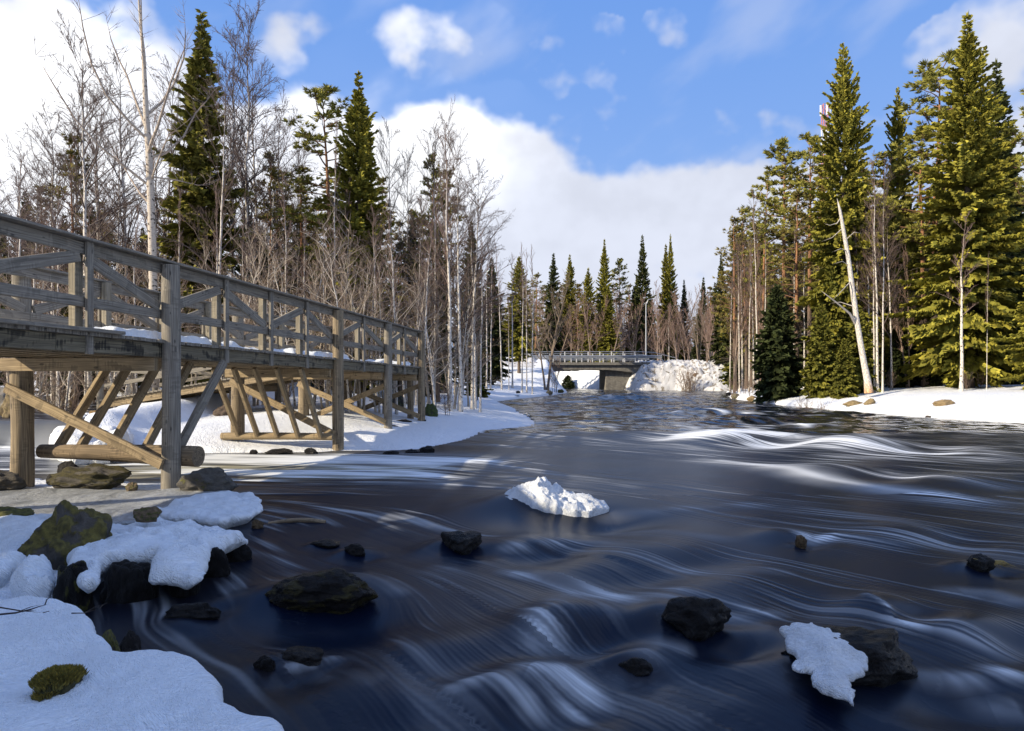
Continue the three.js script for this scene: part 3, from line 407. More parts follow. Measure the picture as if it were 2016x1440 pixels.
// ---------------------------------------------------------------- the wooden walkway. s metres along it away from the viewer, t metres across to the left, y height
const WK = { o: [-5.0, 9.75], d: [0.167, 0.986], n: [-0.986, 0.167] };
const deckY = (s) => 2.17 - 0.0172 * s;
const wk = (s, t, y) => V3(WK.o[0] + WK.d[0] * s + WK.n[0] * t, y, -(WK.o[1] + WK.d[1] * s + WK.n[1] * t));
{
  const t0 = thing('wooden_walkway', 'grey weathered timber walkway on trestles crossing the side stream at the left', 'walkway', [0, 0, 0]);
  const R = rng(8), along = V3(WK.d[0], 0, -WK.d[1]), WID = 2.2, S0 = -6.6, S1 = 12.15;
  // deck planks, each its own
  const variants = [...Array(5)].map(() => timberGeo(WID + 0.22, 0.112, 0.045, 0.004)), across = V3(WK.n[0], 0, -WK.n[1]);
  for (let s = S0, k = 0; s < S1; s += 0.1235, k++) {
    const m = part('plank', variants[k % 5], M.greyWood, t0); const tilt = (R() - 0.5) * 0.012, j = (R() - 0.5) * 0.04;
    const X = across.clone().applyAxisAngle(V3(0, 1, 0), tilt), Y = V3(0, 1, 0), Z = X.clone().cross(Y); m.quaternion.setFromRotationMatrix(new THREE.Matrix4().makeBasis(X, Y, Z)); m.position.copy(wk(s, WID / 2 + j, deckY(s) - 0.0225 + (R() - 0.5) * 0.006));
    if (s > -1.95 && s < -0.6 && false) m.position.y += 0.04;
  }
  { // a short loose board lying over the deck edge, and the snow left on the deck
    beam('loose_board', wk(-3.6, -0.1, deckY(-3) + 0.025), wk(-0.95, -0.12, deckY(-1) + 0.023), 0.13, 0.045, M.greyWood, t0);
    const g = new GB(true, false), ns = 420, nt = 44, id = []; const hh = (s, t) => { const patch = fbm(s * 1.1, t * 1.2, 3, 3) + 0.22 * Math.cos(s * 1.15) + 0.12 - 0.55 * sstep(0.18, 0, t) - 0.55 * sstep(WID - 0.2, WID, t), h = 0.11 * sstep(-0.02, 0.35, patch) * (1 + 0.7 * fbm(s * 5, t * 5, 9, 2)); return patch > -0.02 ? h + 0.03 * sstep(-0.02, 0.06, patch) - 0.012 : -0.03; };
    for (let i = 0; i <= ns; i++) for (let j = 0; j <= nt; j++) { const s = S0 + (S1 - S0 - 0.05) * i / ns, t = WID * j / nt, P = wk(s, t, deckY(s) + hh(s, t)); g.v(P.x, P.y, P.z, 0, 1, 0, 0, P.x, P.z); }
    for (let i = 0; i < ns; i++) for (let j = 0; j < nt; j++) { const a = i * (nt + 1) + j, b = a + 1, c = a + nt + 1, d = c + 1; g.tri(a, c, d); g.tri(a, d, b); }
    const ge = g.geo(); ge.computeVertexNormals(); part('deck_snow', ge, M.snowLump, t0);
  }
  // joists and edge boards under the planks, butted in lengths
  for (const t of [-0.03, 0.42, 0.85, 1.3, 1.75, WID + 0.03]) { const edge = t < 0 || t > WID; let cuts = [S0, -1.35, 2.95, 5.72, 8.97, S1]; if (t < 0) cuts = [S0, -1.9, -0.02, 2.85, 5.7, 8.95, S1]; for (let k = 0; k < cuts.length - 1; k++) beam(edge ? 'edge_board' : 'joist', wk(cuts[k] + 0.004, t, deckY(cuts[k]) - 0.15), wk(cuts[k + 1] - 0.004, t, deckY(cuts[k + 1]) - 0.15), edge ? 0.05 : 0.07, 0.2, edge ? M.stained : M.brownWood, t0); }
  // round posts of the trestles, the front ones standing up to the handrail
  const POSTS = [-3.1, 0, 5.72, 8.97, 12.0], footFront = [-0.1, -0.15, -0.1, 0.1, 0.1], RAIL = 1.12;
  POSTS.forEach((s, k) => {
    const r = k > 2 ? 0.115 : 0.128, top = deckY(s) + RAIL - 0.05;
    if (k === 0) { pole('round_post', wk(s, -0.11, -0.3), wk(s, -0.11, top), 0.13, 0.12, M.postWood, t0, 90); pole('round_post', wk(s, WID + 0.12, -0.2), wk(s, WID + 0.12, top), 0.13, 0.12, M.postWood, t0, 91); return; }
    pole('round_post', wk(s, -0.13, footFront[k] - 0.35), wk(s, -0.13, top), r * 1.02, r * 0.94, k === 1 || k === 3 ? M.greyWood : M.postWood, t0, 100 + k, 0.01);
    pole('round_post', wk(s, WID + 0.13, -0.4), wk(s, WID + 0.13, deckY(s) - 0.44), 0.155, 0.145, M.postWood, t0, 110 + k, 0.012);
    pole('round_post', wk(s + 0.02, WID + 0.14, deckY(s) - 0.4), wk(s, WID + 0.13, top), 0.125, 0.12, M.greyWood, t0, 116 + k, 0.006);
    // cap beam under the joists and the diagonal brace on the viewer's side
    beam('cap_beam', wk(s - 0.16, -0.02, deckY(s) - 0.345), wk(s - 0.16, WID + 0.34, deckY(s) - 0.345), 0.07, 0.19, M.brownWood, t0);
    if (k > 1) beam('cap_beam', wk(s + 0.16, 0.0, deckY(s) - 0.345), wk(s + 0.16, WID + 0.3, deckY(s) - 0.345), 0.07, 0.19, M.brownWood, t0);
    const low = [0, 0.42, 0.36, 0.42, 0.4][k], hi = deckY(s) - [0, 0.68, 0.52, 0.56, 0.56][k];
    const br = beam('diagonal_brace', wk(s - 0.17, WID + 0.22, hi), wk(s - 0.17, -0.12, low), 0.05, 0.15, M.brownWood, t0);
    for (const u of [-0.5, 0.5]) { const bolt = part('bolt', new THREE.CylinderGeometry(0.018, 0.022, 0.02, 10), M.rust, br); bolt.rotation.x = Math.PI / 2; bolt.position.set(u * 2.55, 0, -0.035); }
    if (k > 2) beam('diagonal_brace', wk(s + 0.18, -0.12, hi), wk(s + 0.18, WID + 0.22, low), 0.05, 0.15, M.brownWood, t0);
  });
  pole('round_post', wk(12.3, 0.32, -0.1), wk(12.3, 0.34, deckY(12) - 0.1), 0.11, 0.1, M.postWood, t0, 131);
  // strutted span: a log at the foot of each trestle, five slanting struts from it up to the joists
  pole('foot_log', wk(0.24, WID + 0.02, 0.52), wk(0.22, -0.42, 0.49), 0.10, 0.155, M.logWood, t0, 140, 0.01).userData.label = 'thick old log with tapered end and green moss';
  pole('foot_log', wk(5.48, WID + 0.38, 0.29), wk(5.52, -0.1, 0.31), 0.085, 0.08, M.brownWood, t0, 141, 0.012);
  for (const t of [2.0, 1.62, 1.1, 0.52, -0.02]) beam('strut', wk(0.3, t, 0.55), wk(1.38, t - (t < 0 ? 0.06 : 0), deckY(1.4) - 0.26), 0.075, 0.135, t < 0.1 ? M.greyWood : M.brownWood, t0);
  for (const t of [2.15, 1.68, 1.2, 0.7, 0.16]) beam('strut', wk(5.45, t, 0.32), wk(4.5, t, deckY(4.4) - 0.26), 0.075, 0.12, M.brownWood, t0);
  // railings on both sides: handrail with cap, knee rail, balusters of a square post and a facing board, slanting braces
  const BAL = [-5.9, -4.5, -1.46, 1.43, 2.86, 4.29, 7.35, 10.5], APEX = [-4.5, -1.46, 1.43, 4.29, 7.35, 10.5], FEET = [-6.6, -3.1, 0, 2.86, 5.72, 8.97, 12.0];
  for (const side of [0, 1]) {
    const t = side ? WID : 0, o = side ? 1 : -1, P = (s, dt, y) => wk(s, t + o * dt, y), cuts = [S0, -1.46, 2.86, 5.72, 8.97, 12.08];
    for (let k = 0; k < cuts.length - 1; k++) {
      const a = cuts[k] + 0.003, b = cuts[k + 1] - 0.003;
      beam('handrail', P(a, 0.01, deckY(a) + RAIL - 0.1), P(b, 0.01, deckY(b) + RAIL - 0.1), 0.045, 0.145, M.greyWood, t0);
      beam('rail_cap', P(a, 0.045, deckY(a) + RAIL), P(b, 0.045, deckY(b) + RAIL), 0.2, 0.034, M.greyWood, t0);
    }
    for (let k = 0; k < FEET.length - 1; k++) beam('knee_rail', P(FEET[k] + (k ? 0.005 : 0), 0.0, deckY(FEET[k]) + 0.37), P(FEET[k + 1] - 0.005, 0.0, deckY(FEET[k + 1]) + 0.37), 0.045, 0.13, M.greyWood, t0);
    for (const s of BAL) {
      beam('baluster', P(s, -0.085, deckY(s) - 0.02), P(s, -0.085, deckY(s) + RAIL - 0.03), 0.1, 0.12, M.tanWood, t0, along);
      beam('facing_board', P(s + 0.045, 0.065, deckY(s) - 0.27), P(s + 0.045, 0.065, deckY(s) + RAIL - 0.02), 0.045, 0.1, M.greyWood, t0, along);
    }
    for (const s of APEX) for (const e of [-1, 1]) { const foot = FEET.filter((f) => e < 0 ? f < s : f > s).sort((a, b) => Math.abs(a - s) - Math.abs(b - s))[0]; if (foot === undefined) continue; const L = foot - s; beam('rail_brace', P(s + 0.06 * e, 0.005, deckY(s) + RAIL - 0.2), P(foot - 0.09 * e, 0.005, deckY(foot) + 0.47), 0.05, 0.145, M.greyWood, t0); }
  }
  // end rail and the ramp that turns left down to the bank
  beam('handrail', wk(12.1, 0.05, deckY(12) + RAIL - 0.1), wk(12.1, WID, deckY(12) + RAIL - 0.12), 0.045, 0.14, M.greyWood, t0);
  const rp = (u, v, y) => wk(9.3 + v, WID + 0.3 + u, y), rampY = (u) => deckY(10.5) - 0.03 - 0.155 * u;
  for (let u = 0.05, k = 0; u < 6.6; u += 0.13, k++) beam('ramp_plank', rp(u, -0.1, rampY(u) - 0.02), rp(u, 2.5, rampY(u) - 0.02), 0.115, 0.045, M.greyWood, t0, undefined, 0.004);
  for (const v of [0, 1.2, 2.4]) beam('joist', rp(0, v, rampY(0) - 0.16), rp(6.6, v, rampY(6.6) - 0.16), 0.07, 0.2, M.brownWood, t0);
  for (const v of [0, 2.4]) {
    for (const u of [2.1, 4.3, 6.5]) { pole('round_post', rp(u, v, 0.2), rp(u, v, rampY(u) + 1.02), 0.1, 0.095, M.greyWood, t0, Math.round(150 + u * 7 + v * 3)); }
    beam('handrail', rp(0, v, rampY(0) + 1.0), rp(6.6, v, rampY(6.6) + 1.0), 0.045, 0.14, M.greyWood, t0);
    beam('rail_cap', rp(0, v, rampY(0) + 1.095), rp(6.6, v, rampY(6.6) + 1.095), 0.18, 0.034, M.greyWood, t0);
    beam('knee_rail', rp(0, v, rampY(0) + 0.4), rp(6.6, v, rampY(6.6) + 0.4), 0.045, 0.12, M.greyWood, t0);
    for (const [a, b] of [[0.1, 2.1], [4.3, 2.1], [4.3, 6.5]]) beam('rail_brace', rp(a, v, rampY(a) + 0.45), rp(b, v, rampY(b) + 0.92), 0.045, 0.11, M.greyWood, t0);
  }
  beam('cap_beam', rp(2.1, -0.1, rampY(2.1) - 0.36), rp(2.1, 2.6, rampY(2.1) - 0.36), 0.09, 0.19, M.brownWood, t0); beam('cap_beam', rp(4.3, -0.1, rampY(4.3) - 0.36), rp(4.3, 2.6, rampY(4.3) - 0.36), 0.09, 0.19, M.brownWood, t0);
}

// ---------------------------------------------------------------- the road bridge
M.concrete = (() => {
  const map = dataTex(512, 512, lin((x, y) => { const a = tnoise(x / 90, y / 40, 512 / 90, 512 / 40, 1), b = tnoise(x / 9, y / 9, 512 / 9, 512 / 9, 2), run = sstep(0.1, 0.5, tnoise(x / 11, y / 200, 512 / 11, 512 / 200, 6)); const form = (y % 64 < 2) ? 0.75 : 1, k = (0.17 + 0.07 * a + 0.04 * b) * (1 - 0.35 * run) * form; return [k * 1.04, k * 0.97, k * 0.85]; }), true);
  return new THREE.MeshStandardMaterial({ name: 'old_concrete', map, bumpMap: map, bumpScale: 0.012, roughness: 0.9 });
})();
M.asphalt = new THREE.MeshStandardMaterial({ name: 'asphalt', map: dataTex(256, 256, lin((x, y) => { const v = 0.055 + 0.03 * tnoise(x / 3, y / 3, 256 / 3, 256 / 3) + 0.02 * tnoise(x / 40, y / 40, 6.4, 6.4, 3); return [v, v, v * 1.02]; }), true), roughness: 0.9 });
M.dirt = new THREE.MeshStandardMaterial({ name: 'bare_earth', map: dataTex(256, 256, lin((x, y) => { const v = 1 + 0.6 * tnoise(x / 12, y / 12, 256 / 12, 256 / 12) + 0.5 * tnoise(x / 3, y / 3, 256 / 3, 256 / 3, 4); return [0.10 * v, 0.07 * v, 0.04 * v]; }), true), roughness: 1 });
const boxUV = (g, k = 0.5) => { const p = g.attributes.position, n = g.attributes.normal, u = g.attributes.uv ?? new THREE.BufferAttribute(new Float32Array(p.count * 2), 2); for (let i = 0; i < p.count; i++) { const ax = Math.abs(n.getX(i)), ay = Math.abs(n.getY(i)), az = Math.abs(n.getZ(i)); if (ax > ay && ax > az) u.setXY(i, p.getZ(i) * k, p.getY(i) * k); else if (ay > az) u.setXY(i, p.getX(i) * k, p.getZ(i) * k); else u.setXY(i, p.getX(i) * k, p.getY(i) * k); } g.setAttribute('uv', u); return g; };
function extruded(pts, depth, bevel = 0.03) { const s = new THREE.Shape(pts.map(([x, y]) => new THREE.Vector2(x, y))); const g = new THREE.ExtrudeGeometry(s, { depth, bevelEnabled: bevel > 0, bevelSize: bevel, bevelThickness: bevel, bevelSegments: 1 }); return boxUV(g); }
const roadY = 3.42;
{
  const b = thing('road_bridge', 'concrete road bridge with arched slab and steel railings over the river', 'bridge', [9.5, 0, -88]);
  const zN = 3.6, X0 = 2.0 - 9.5, X1 = 17.0 - 9.5;
  // slab: flat top, soffit that rises in a shallow arch over the water and falls to the right
  const soffit = []; for (let k = 0; k <= 18; k++) { const x = lerp(X0, X1, k / 18), wx = x + 9.5; soffit.push([x, 2.52 - 0.028 * Math.max(0, 7.5 - wx) ** 2 - 0.018 * Math.max(0, wx - 10.5) ** 2]); }
  part('deck_slab', extruded([[X0, 3.3], ...soffit, [X1, 3.3]], 7.2, 0.02).translate(0, 0, -zN), M.concrete, b);
  part('edge_beam', boxUV(new THREE.BoxGeometry(X1 - X0 + 0.1, 0.34, 0.3).translate((X0 + X1) / 2, 3.26, zN + 0.19)), M.concrete, b); part('edge_beam', boxUV(new THREE.BoxGeometry(X1 - X0 + 0.1, 0.34, 0.3).translate((X0 + X1) / 2, 3.26, -zN - 0.19)), M.concrete, b);
  // abutment block on the right, with the wing wall running into the bank; a lower one on the left
  part('abutment', extruded([[2.25, -0.8], [6.9, -0.8], [6.9, 2.3], [2.25, 2.46]], 6.2, 0.05).translate(0, 0, -3.4), M.concrete, b);
  part('abutment', extruded([[-8.6, 0.2], [-5.6, 0.2], [-5.6, 2.2], [-8.6, 2.2]], 6.0, 0.05).translate(0, 0, -3), M.concrete, b);
  const ww = part('wing_wall', extruded([[0, -1.0], [3.6, -0.6], [3.6, 0.1], [0, 1.2]], 0.4, 0.03), M.concrete, b); ww.position.set(6.4, 2.1, 3.3); ww.rotation.y = -0.35;
  part('wing_wall', extruded([[-9.6, 0.2], [-7.2, 0.6], [-7.2, 3.2], [-9.6, 3.0]], 0.4, 0.03).translate(0, 0, 3.3), M.concrete, b);
  // railings: I-section posts, W-beam, two tubes
  for (const z of [zN + 0.2, -zN - 0.2]) {
    const wg = []; for (let k = 0; k <= 10; k++) wg.push([0.035 * Math.cos(k / 10 * 4 * Math.PI), (k / 10 - 0.5) * 0.36]); const strip = [...wg, ...wg.slice().reverse().map(([a, c]) => [a - 0.012, c])];
    const beamG = new THREE.ExtrudeGeometry(new THREE.Shape(strip.map(([a, c]) => new THREE.Vector2(a, c))), { depth: X1 - X0 + 3, bevelEnabled: false }); beamG.rotateY(Math.PI / 2).translate(X0 - 1.5, 4.1, z + (z > 0 ? 0.12 : -0.12)); part('guard_beam', beamG, M.steel, b);
    for (const [y, r] of [[4.72, 0.045], [3.78, 0.035]]) { const g = new GB(false, false); g.tube([[X0 - 1.5, y - 0.1, z], [X0, y, z], [X1 - 1, y, z], [X1 + 0.6, y - 0.08, z - 0.2], [X1 + 3.4, y - 0.75, z - 0.5]], [r, r, r, r, r], 8, null, false); part('rail_tube', g.geo(), M.steel, b); }
    const postG = new THREE.BoxGeometry(0.11, 1.62, 0.12); for (let x = X0 + 0.2; x < X1 + 0.4; x += 1.44) { const m = part('railing_post', postG, M.zinc, b); m.position.set(x, 3.94, z); }
  }
  part('roadway', boxUV(new THREE.BoxGeometry(X1 - X0, 0.1, 6.9).translate((X0 + X1) / 2, 3.37, 0)), M.asphalt, b);
  const road = shadowed(new THREE.Mesh(boxUV(new THREE.PlaneGeometry(300, 5.6).rotateX(-Math.PI / 2).translate(0, roadY + 0.03, -89)), M.asphalt)); road.name = 'road'; tag(road, 'asphalt road running over the bridge behind the ploughed snow', null, null, 'structure'); scene.add(road);
}
{ // lamp post by the far side of the road
  const D = 95, x = atX(1272, D), y0 = 3.0, top = yAt(588, D), t = thing('street_lamp', 'tall slim grey street lamp with one arm beside the bridge', 'street lamp', [x, y0, -D]);
  const g = new GB(false, false); g.tube([[0, 0, 0], [0, 3, 0], [0, top - y0 - 0.8, 0]], [0.12, 0.1, 0.075], 12, null, false); part('pole', g.geo(), M.steel, t);
  const a = new GB(false, false), pts = []; for (let k = 0; k <= 8; k++) { const q = k / 8 * 1.35; pts.push([Math.sin(q) * 0.3 + (k === 8 ? 1.0 : 0) * 0, top - y0 - 0.8 + 0.5 * Math.sin(q) + 0.02 * k, 0]); } pts.push([1.0, top - y0 - 0.02, 0]); a.tube(pts, pts.map(() => 0.05), 8, null, false); part('arm', a.geo(), M.steel, t);
  const head = new THREE.SphereGeometry(0.5, 16, 8); head.scale(0.7, 0.14, 0.3).translate(1.25, top - y0 + 0.0, 0); part('lamp_head', head, new THREE.MeshStandardMaterial({ name: 'lamp_housing', color: new THREE.Color(0.6, 0.61, 0.62), roughness: 0.4 }), t);
}
{ // red and white lattice mast far behind the right-hand wood
  const D = 165, x = atX(1624, D), top = yAt(206, D), t = thing('radio_mast', 'red and white lattice radio mast rising behind the spruces', 'mast', [x, 2, -D]);
  const red = new THREE.MeshStandardMaterial({ name: 'red_paint', color: new THREE.Color(0.5, 0.16, 0.14), roughness: 0.6 }), white = new THREE.MeshStandardMaterial({ name: 'white_paint', color: new THREE.Color(0.8, 0.8, 0.8), roughness: 0.6 });
  const H = top - 2, hw = 0.55, n = Math.floor(H / 6); for (let k = 0; k < n; k++) {
    const y0 = H - (k + 1) * 6, y1 = H - k * 6, g = new GB(false, false), C = [[-hw, -hw], [hw, -hw], [hw, hw], [-hw, hw]]; for (const [a, c] of C) g.tube([[a, y0, c], [a, y1, c]], [0.1, 0.1], 5, null, false);
    for (let q = 0; q < 4; q++) for (let e = 0; e < 4; e++) { const p = C[e], r = C[(e + 1) % 4], ya = lerp(y0, y1, q / 4), yb = lerp(y0, y1, (q + 1) / 4); g.tube([[p[0], q % 2 ? yb : ya, p[1]], [r[0], q % 2 ? ya : yb, r[1]]], [0.055, 0.055], 4, null, false); g.tube([[p[0], yb, p[1]], [r[0], yb, r[1]]], [0.05, 0.05], 4, null, false); }
    part('lattice_section', g.geo(), k % 2 ? white : red, t);
  }
  for (const [a, c, y] of [[-1.1, 0.3, -1.6], [1.1, 0.3, -1.6], [0, 1.2, -1.6], [1.2, -0.2, -9]]) { const m = part('antenna_panel', new THREE.BoxGeometry(0.35, y < -5 ? 1.1 : 2.6, 0.2), white, t); m.position.set(a, H + y, c); }
}
// ---------------------------------------------------------------- stones, ice and old snow along the shore
M.rock = new THREE.MeshPhysicalMaterial({ name: 'stone', vertexColors: true, roughness: 0.85, bumpMap: tex(snowBump, 3), bumpScale: 0.01 });
M.wetRock = new THREE.MeshPhysicalMaterial({ name: 'wet_stone', vertexColors: true, roughness: 0.3, specularIntensity: 0.7, bumpMap: tex(snowBump, 5), bumpScale: 0.02, ior: 1.4 });
function stoneGeo(seed, sx, sy, sz, { det = 22, moss = 0, tone = [0.15, 0.13, 0.11], cuts = 9, mossTone = [0.10, 0.095, 0.02], rough = 1, jag = 0 } = {}) {
  const R = rng(seed), planes = [...Array(cuts)].map(() => { const v = V3(R() * 2 - 1, R() * 1.6 - 0.6, R() * 2 - 1).normalize(); return [v, 0.66 + 0.26 * R() - jag * (0.1 + 0.22 * R())]; });
  let g = new THREE.IcosahedronGeometry(1, det); g.deleteAttribute('normal'); g.deleteAttribute('uv'); g = mergeVertices(g, 1e-5);
  const p = g.attributes.position, c = new Float32Array(p.count * 3), uv = new Float32Array(p.count * 2), v = V3(0, 0, 0);
  for (let i = 0; i < p.count; i++) {
    v.fromBufferAttribute(p, i).normalize(); let r = 1 + 0.16 * noise(v.x * 1.4 + seed, v.y * 1.4, v.z * 1.4); for (const [n, o] of planes) { const d = n.dot(v); if (d > 0.2) { const q = o / d; r = r < q ? r : lerp(r, q, 0.92); } }
    r *= 1 + rough * (0.2 * noise(v.x * 2.3 + 5, v.y * 2.3 + seed, v.z * 2.3) + 0.09 * fbm(v.x * 4, v.y * 4, v.z * 4 + seed, 4) + 0.02 * noise(v.x * 14, v.y * 14, v.z * 14));
    const mz = moss ? fbm(v.x * 2.2 + seed, v.y * 2.2 + 5, v.z * 2.2, 5) + 0.1 * noise(v.x * 18, v.y * 18, v.z * 18) : -9, m = sstep(0.02, 0.12, mz + (moss - 0.5) * 0.6); r += m * (0.03 + 0.02 * noise(v.x * 30, v.y * 30, v.z * 30));
    p.setXYZ(i, v.x * r * sx, Math.max(v.y * r, -0.75) * sy, v.z * r * sz);
    const k = 1 + 0.9 * fbm(v.x * 3 + 9, v.y * 3, v.z * 3 + seed, 5), k2 = 0.9 + 0.35 * noise(v.x * 40, v.y * 40, v.z * 40), mt = 0.75 + 0.8 * (noise(v.x * 9, v.y * 9, v.z * 9 + 3) + 0.3);
    for (let q = 0; q < 3; q++) c[3 * i + q] = lerp(tone[q] * k, mossTone[q] * mt, m) * k2;
    uv[2 * i] = p.getX(i) + p.getY(i) * 0.5; uv[2 * i + 1] = p.getZ(i) + p.getY(i) * 0.7;
  }
  g.setAttribute('color', new THREE.BufferAttribute(c, 3)); g.setAttribute('uv', new THREE.BufferAttribute(uv, 2)); g.computeVertexNormals(); return g;
}
// stone by its extent in the photograph: left, right, top and waterline rows; D from the waterline, or given
let stoneSeed = 300;
function stone(label, px0, px1, pyTop, pyBase, o = {}) {
  const y = o.y ?? 0, D0 = o.D ?? wp(0, pyBase, y)[1], rx = (px1 - px0) / 2 / FPX * D0, D = D0 + rx * (o.deep ?? 0.7) * 0.6, top = yAt(pyTop, D), h = (top - y);
  const sy = Math.min(h * 0.62 / 0.8, rx * (o.squat ?? 9)), g = stoneGeo(o.seed ?? (stoneSeed += 7), rx * 1.06, sy, rx * (o.deep ?? 0.7), o);
  return whole(o.name ?? 'stone', g, o.wet ? M.wetRock : M.rock, label, 'stone', [atX((px0 + px1) / 2, D), top - sy * 0.84, -D], 0, o.group);
}
const DARK = [0.016, 0.014, 0.013], GREY = [0.22, 0.20, 0.17], BROWN = [0.16, 0.11, 0.06];
stone('large dark mossy stone rising from the water in front of the walkway, left of centre', 526, 728, 1131, 1200, { tone: DARK, moss: 0.45, mossTone: [0.055, 0.045, 0.015], det: 40, wet: true, seed: 12, deep: 0.62 });
stone('dark wet pointed stone just upstream of the loose ice block, water curling round it', 866, 952, 1043, 1088, { tone: [0.022, 0.02, 0.019], wet: true, det: 34, seed: 3, deep: 0.9, cuts: 7, jag: 0.4 });
stone('small black stone in the stream between the mossy stone and the walkway ice', 676, 722, 1074, 1096, { tone: DARK, wet: true, seed: 4, jag: 0.4 });
stone('flat little dark stone barely above the water, left of the small black stone', 614, 668, 1064, 1077, { tone: [0.03, 0.026, 0.022], wet: true, seed: 5 });
stone('black jagged wet stone in the rapids right of centre, humped wave beside it', 1300, 1440, 1184, 1256, { tone: DARK, wet: true, det: 40, seed: 23, cuts: 7, deep: 0.75, jag: 0.35 });
stone('small dark round stone in the rapids below the jagged stone', 1216, 1284, 1299, 1330, { tone: DARK, wet: true, seed: 7 });
stone('dark smooth stone at lower right half covered by a cap of ice', 1552, 1792, 1240, 1344, { tone: DARK, wet: true, det: 40, seed: 41, deep: 0.75, cuts: 6 });
stone('tiny brown stone in the river with foam trailing to its right', 1566, 1588, 1054, 1077, { tone: BROWN, wet: true, seed: 9 });
const strawStone = stone('small pointed stone at the right with yellow straw caught on it', 1896, 1960, 1092, 1125, { tone: [0.022, 0.02, 0.018], wet: true, seed: 10, cuts: 12, jag: 0.6 });
stone('long low black stone in the shallows at the edge of the near snow', 330, 428, 1190, 1228, { tone: DARK, wet: true, seed: 11, deep: 0.45 });
stone('low dark stone awash near the lower left snow corner', 498, 540, 1293, 1326, { tone: DARK, wet: true, seed: 13 });
stone('dark stone awash behind the low stone at the lower left', 540, 640, 1280, 1310, { tone: [0.025, 0.022, 0.02], wet: true, seed: 14 });
stone('brown speckled stone at the tip of the ice shelf, beside a floating branch', 496, 518, 1024, 1042, { tone: BROWN, wet: true, seed: 15 });
stone('mossy green and brown boulder propping up the near snow at the left', 52, 208, 1008, 1125, { tone: [0.075, 0.064, 0.05], moss: 0.8, mossTone: [0.12, 0.098, 0.02], det: 44, seed: 16, D: 5.55, y: -0.05, deep: 0.8, cuts: 6 });
stone('flat mossy boulder lying under the log of the nearest trestle', 104, 258, 920, 966, { tone: [0.10, 0.088, 0.07], moss: 0.72, mossTone: [0.06, 0.05, 0.014], det: 34, seed: 17, y: 0.08, D: 9.7, deep: 0.5 });
stone('angular grey boulder on the ice right of the nearest trestle post', 352, 462, 922, 976, { tone: [0.10, 0.09, 0.075], det: 34, seed: 18, y: 0.08, D: 9.35, cuts: 14, moss: 0.2, deep: 0.7 });
stone('dark boulder on the ice at the left edge of the picture', -60, 48, 932, 968, { tone: [0.09, 0.075, 0.055], det: 24, seed: 19, y: 0.08, D: 9.4 });
stone('small dark stone at the foot of the left trestle post', 90, 108, 935, 955, { tone: DARK, seed: 20, y: 0.1, D: 9.9 });
stone('dark rock propping up the log beside the flat mossy boulder', 112, 160, 912, 945, { tone: DARK, seed: 21, y: 0.1, D: 10.2 });
stone('mossy hump poking out of the snow at the left edge', -40, 64, 1004, 1030, { tone: [0.08, 0.07, 0.04], moss: 0.8, seed: 22, y: 0.18, D: 6.7 });
stone('flat mossy stone showing through the icy snow behind the mossy boulder', 264, 312, 999, 1016, { tone: BROWN, moss: 0.5, seed: 24, y: 0.2, D: 6.9 });
stone('black wet stone in the gap between the two snow banks', 108, 176, 1114, 1182, { tone: DARK, moss: 0.3, det: 30, seed: 25, D: 4.75, y: -0.05, wet: true });
stone('black stone under the overhanging snow of the middle bank', 200, 302, 1100, 1160, { tone: [0.02, 0.018, 0.016], wet: true, seed: 26, D: 5.0, y: -0.1 });
stone('dark rocks under the right tip of the middle snow bank', 392, 452, 1086, 1112, { tone: DARK, wet: true, seed: 27, D: 5.6, y: -0.05 });
stone('dark stone at the outer corner of the middle snow bank', 440, 492, 1060, 1082, { tone: DARK, wet: true, seed: 28, D: 6.1, y: -0.05 });
stone('black stone below the middle snow bank at the water', 330, 392, 1118, 1146, { tone: DARK, wet: true, seed: 29, D: 5.1, y: -0.05 });
stone('mossy stone in the notch of the nearest snow bank', 196, 236, 1246, 1284, { tone: [0.06, 0.05, 0.03], moss: 0.7, seed: 30, D: 3.75, y: 0.0 });
stone('speckled dark stone beside the notch of the nearest snow bank', 232, 276, 1248, 1290, { tone: [0.04, 0.035, 0.033], wet: true, seed: 31, D: 3.9, y: -0.05 });
stone('brown pebble stone on the ice beside the grey boulder', 248, 270, 952, 960, { tone: BROWN, moss: 0.5, seed: 32, y: 0.1, D: 9.3 });
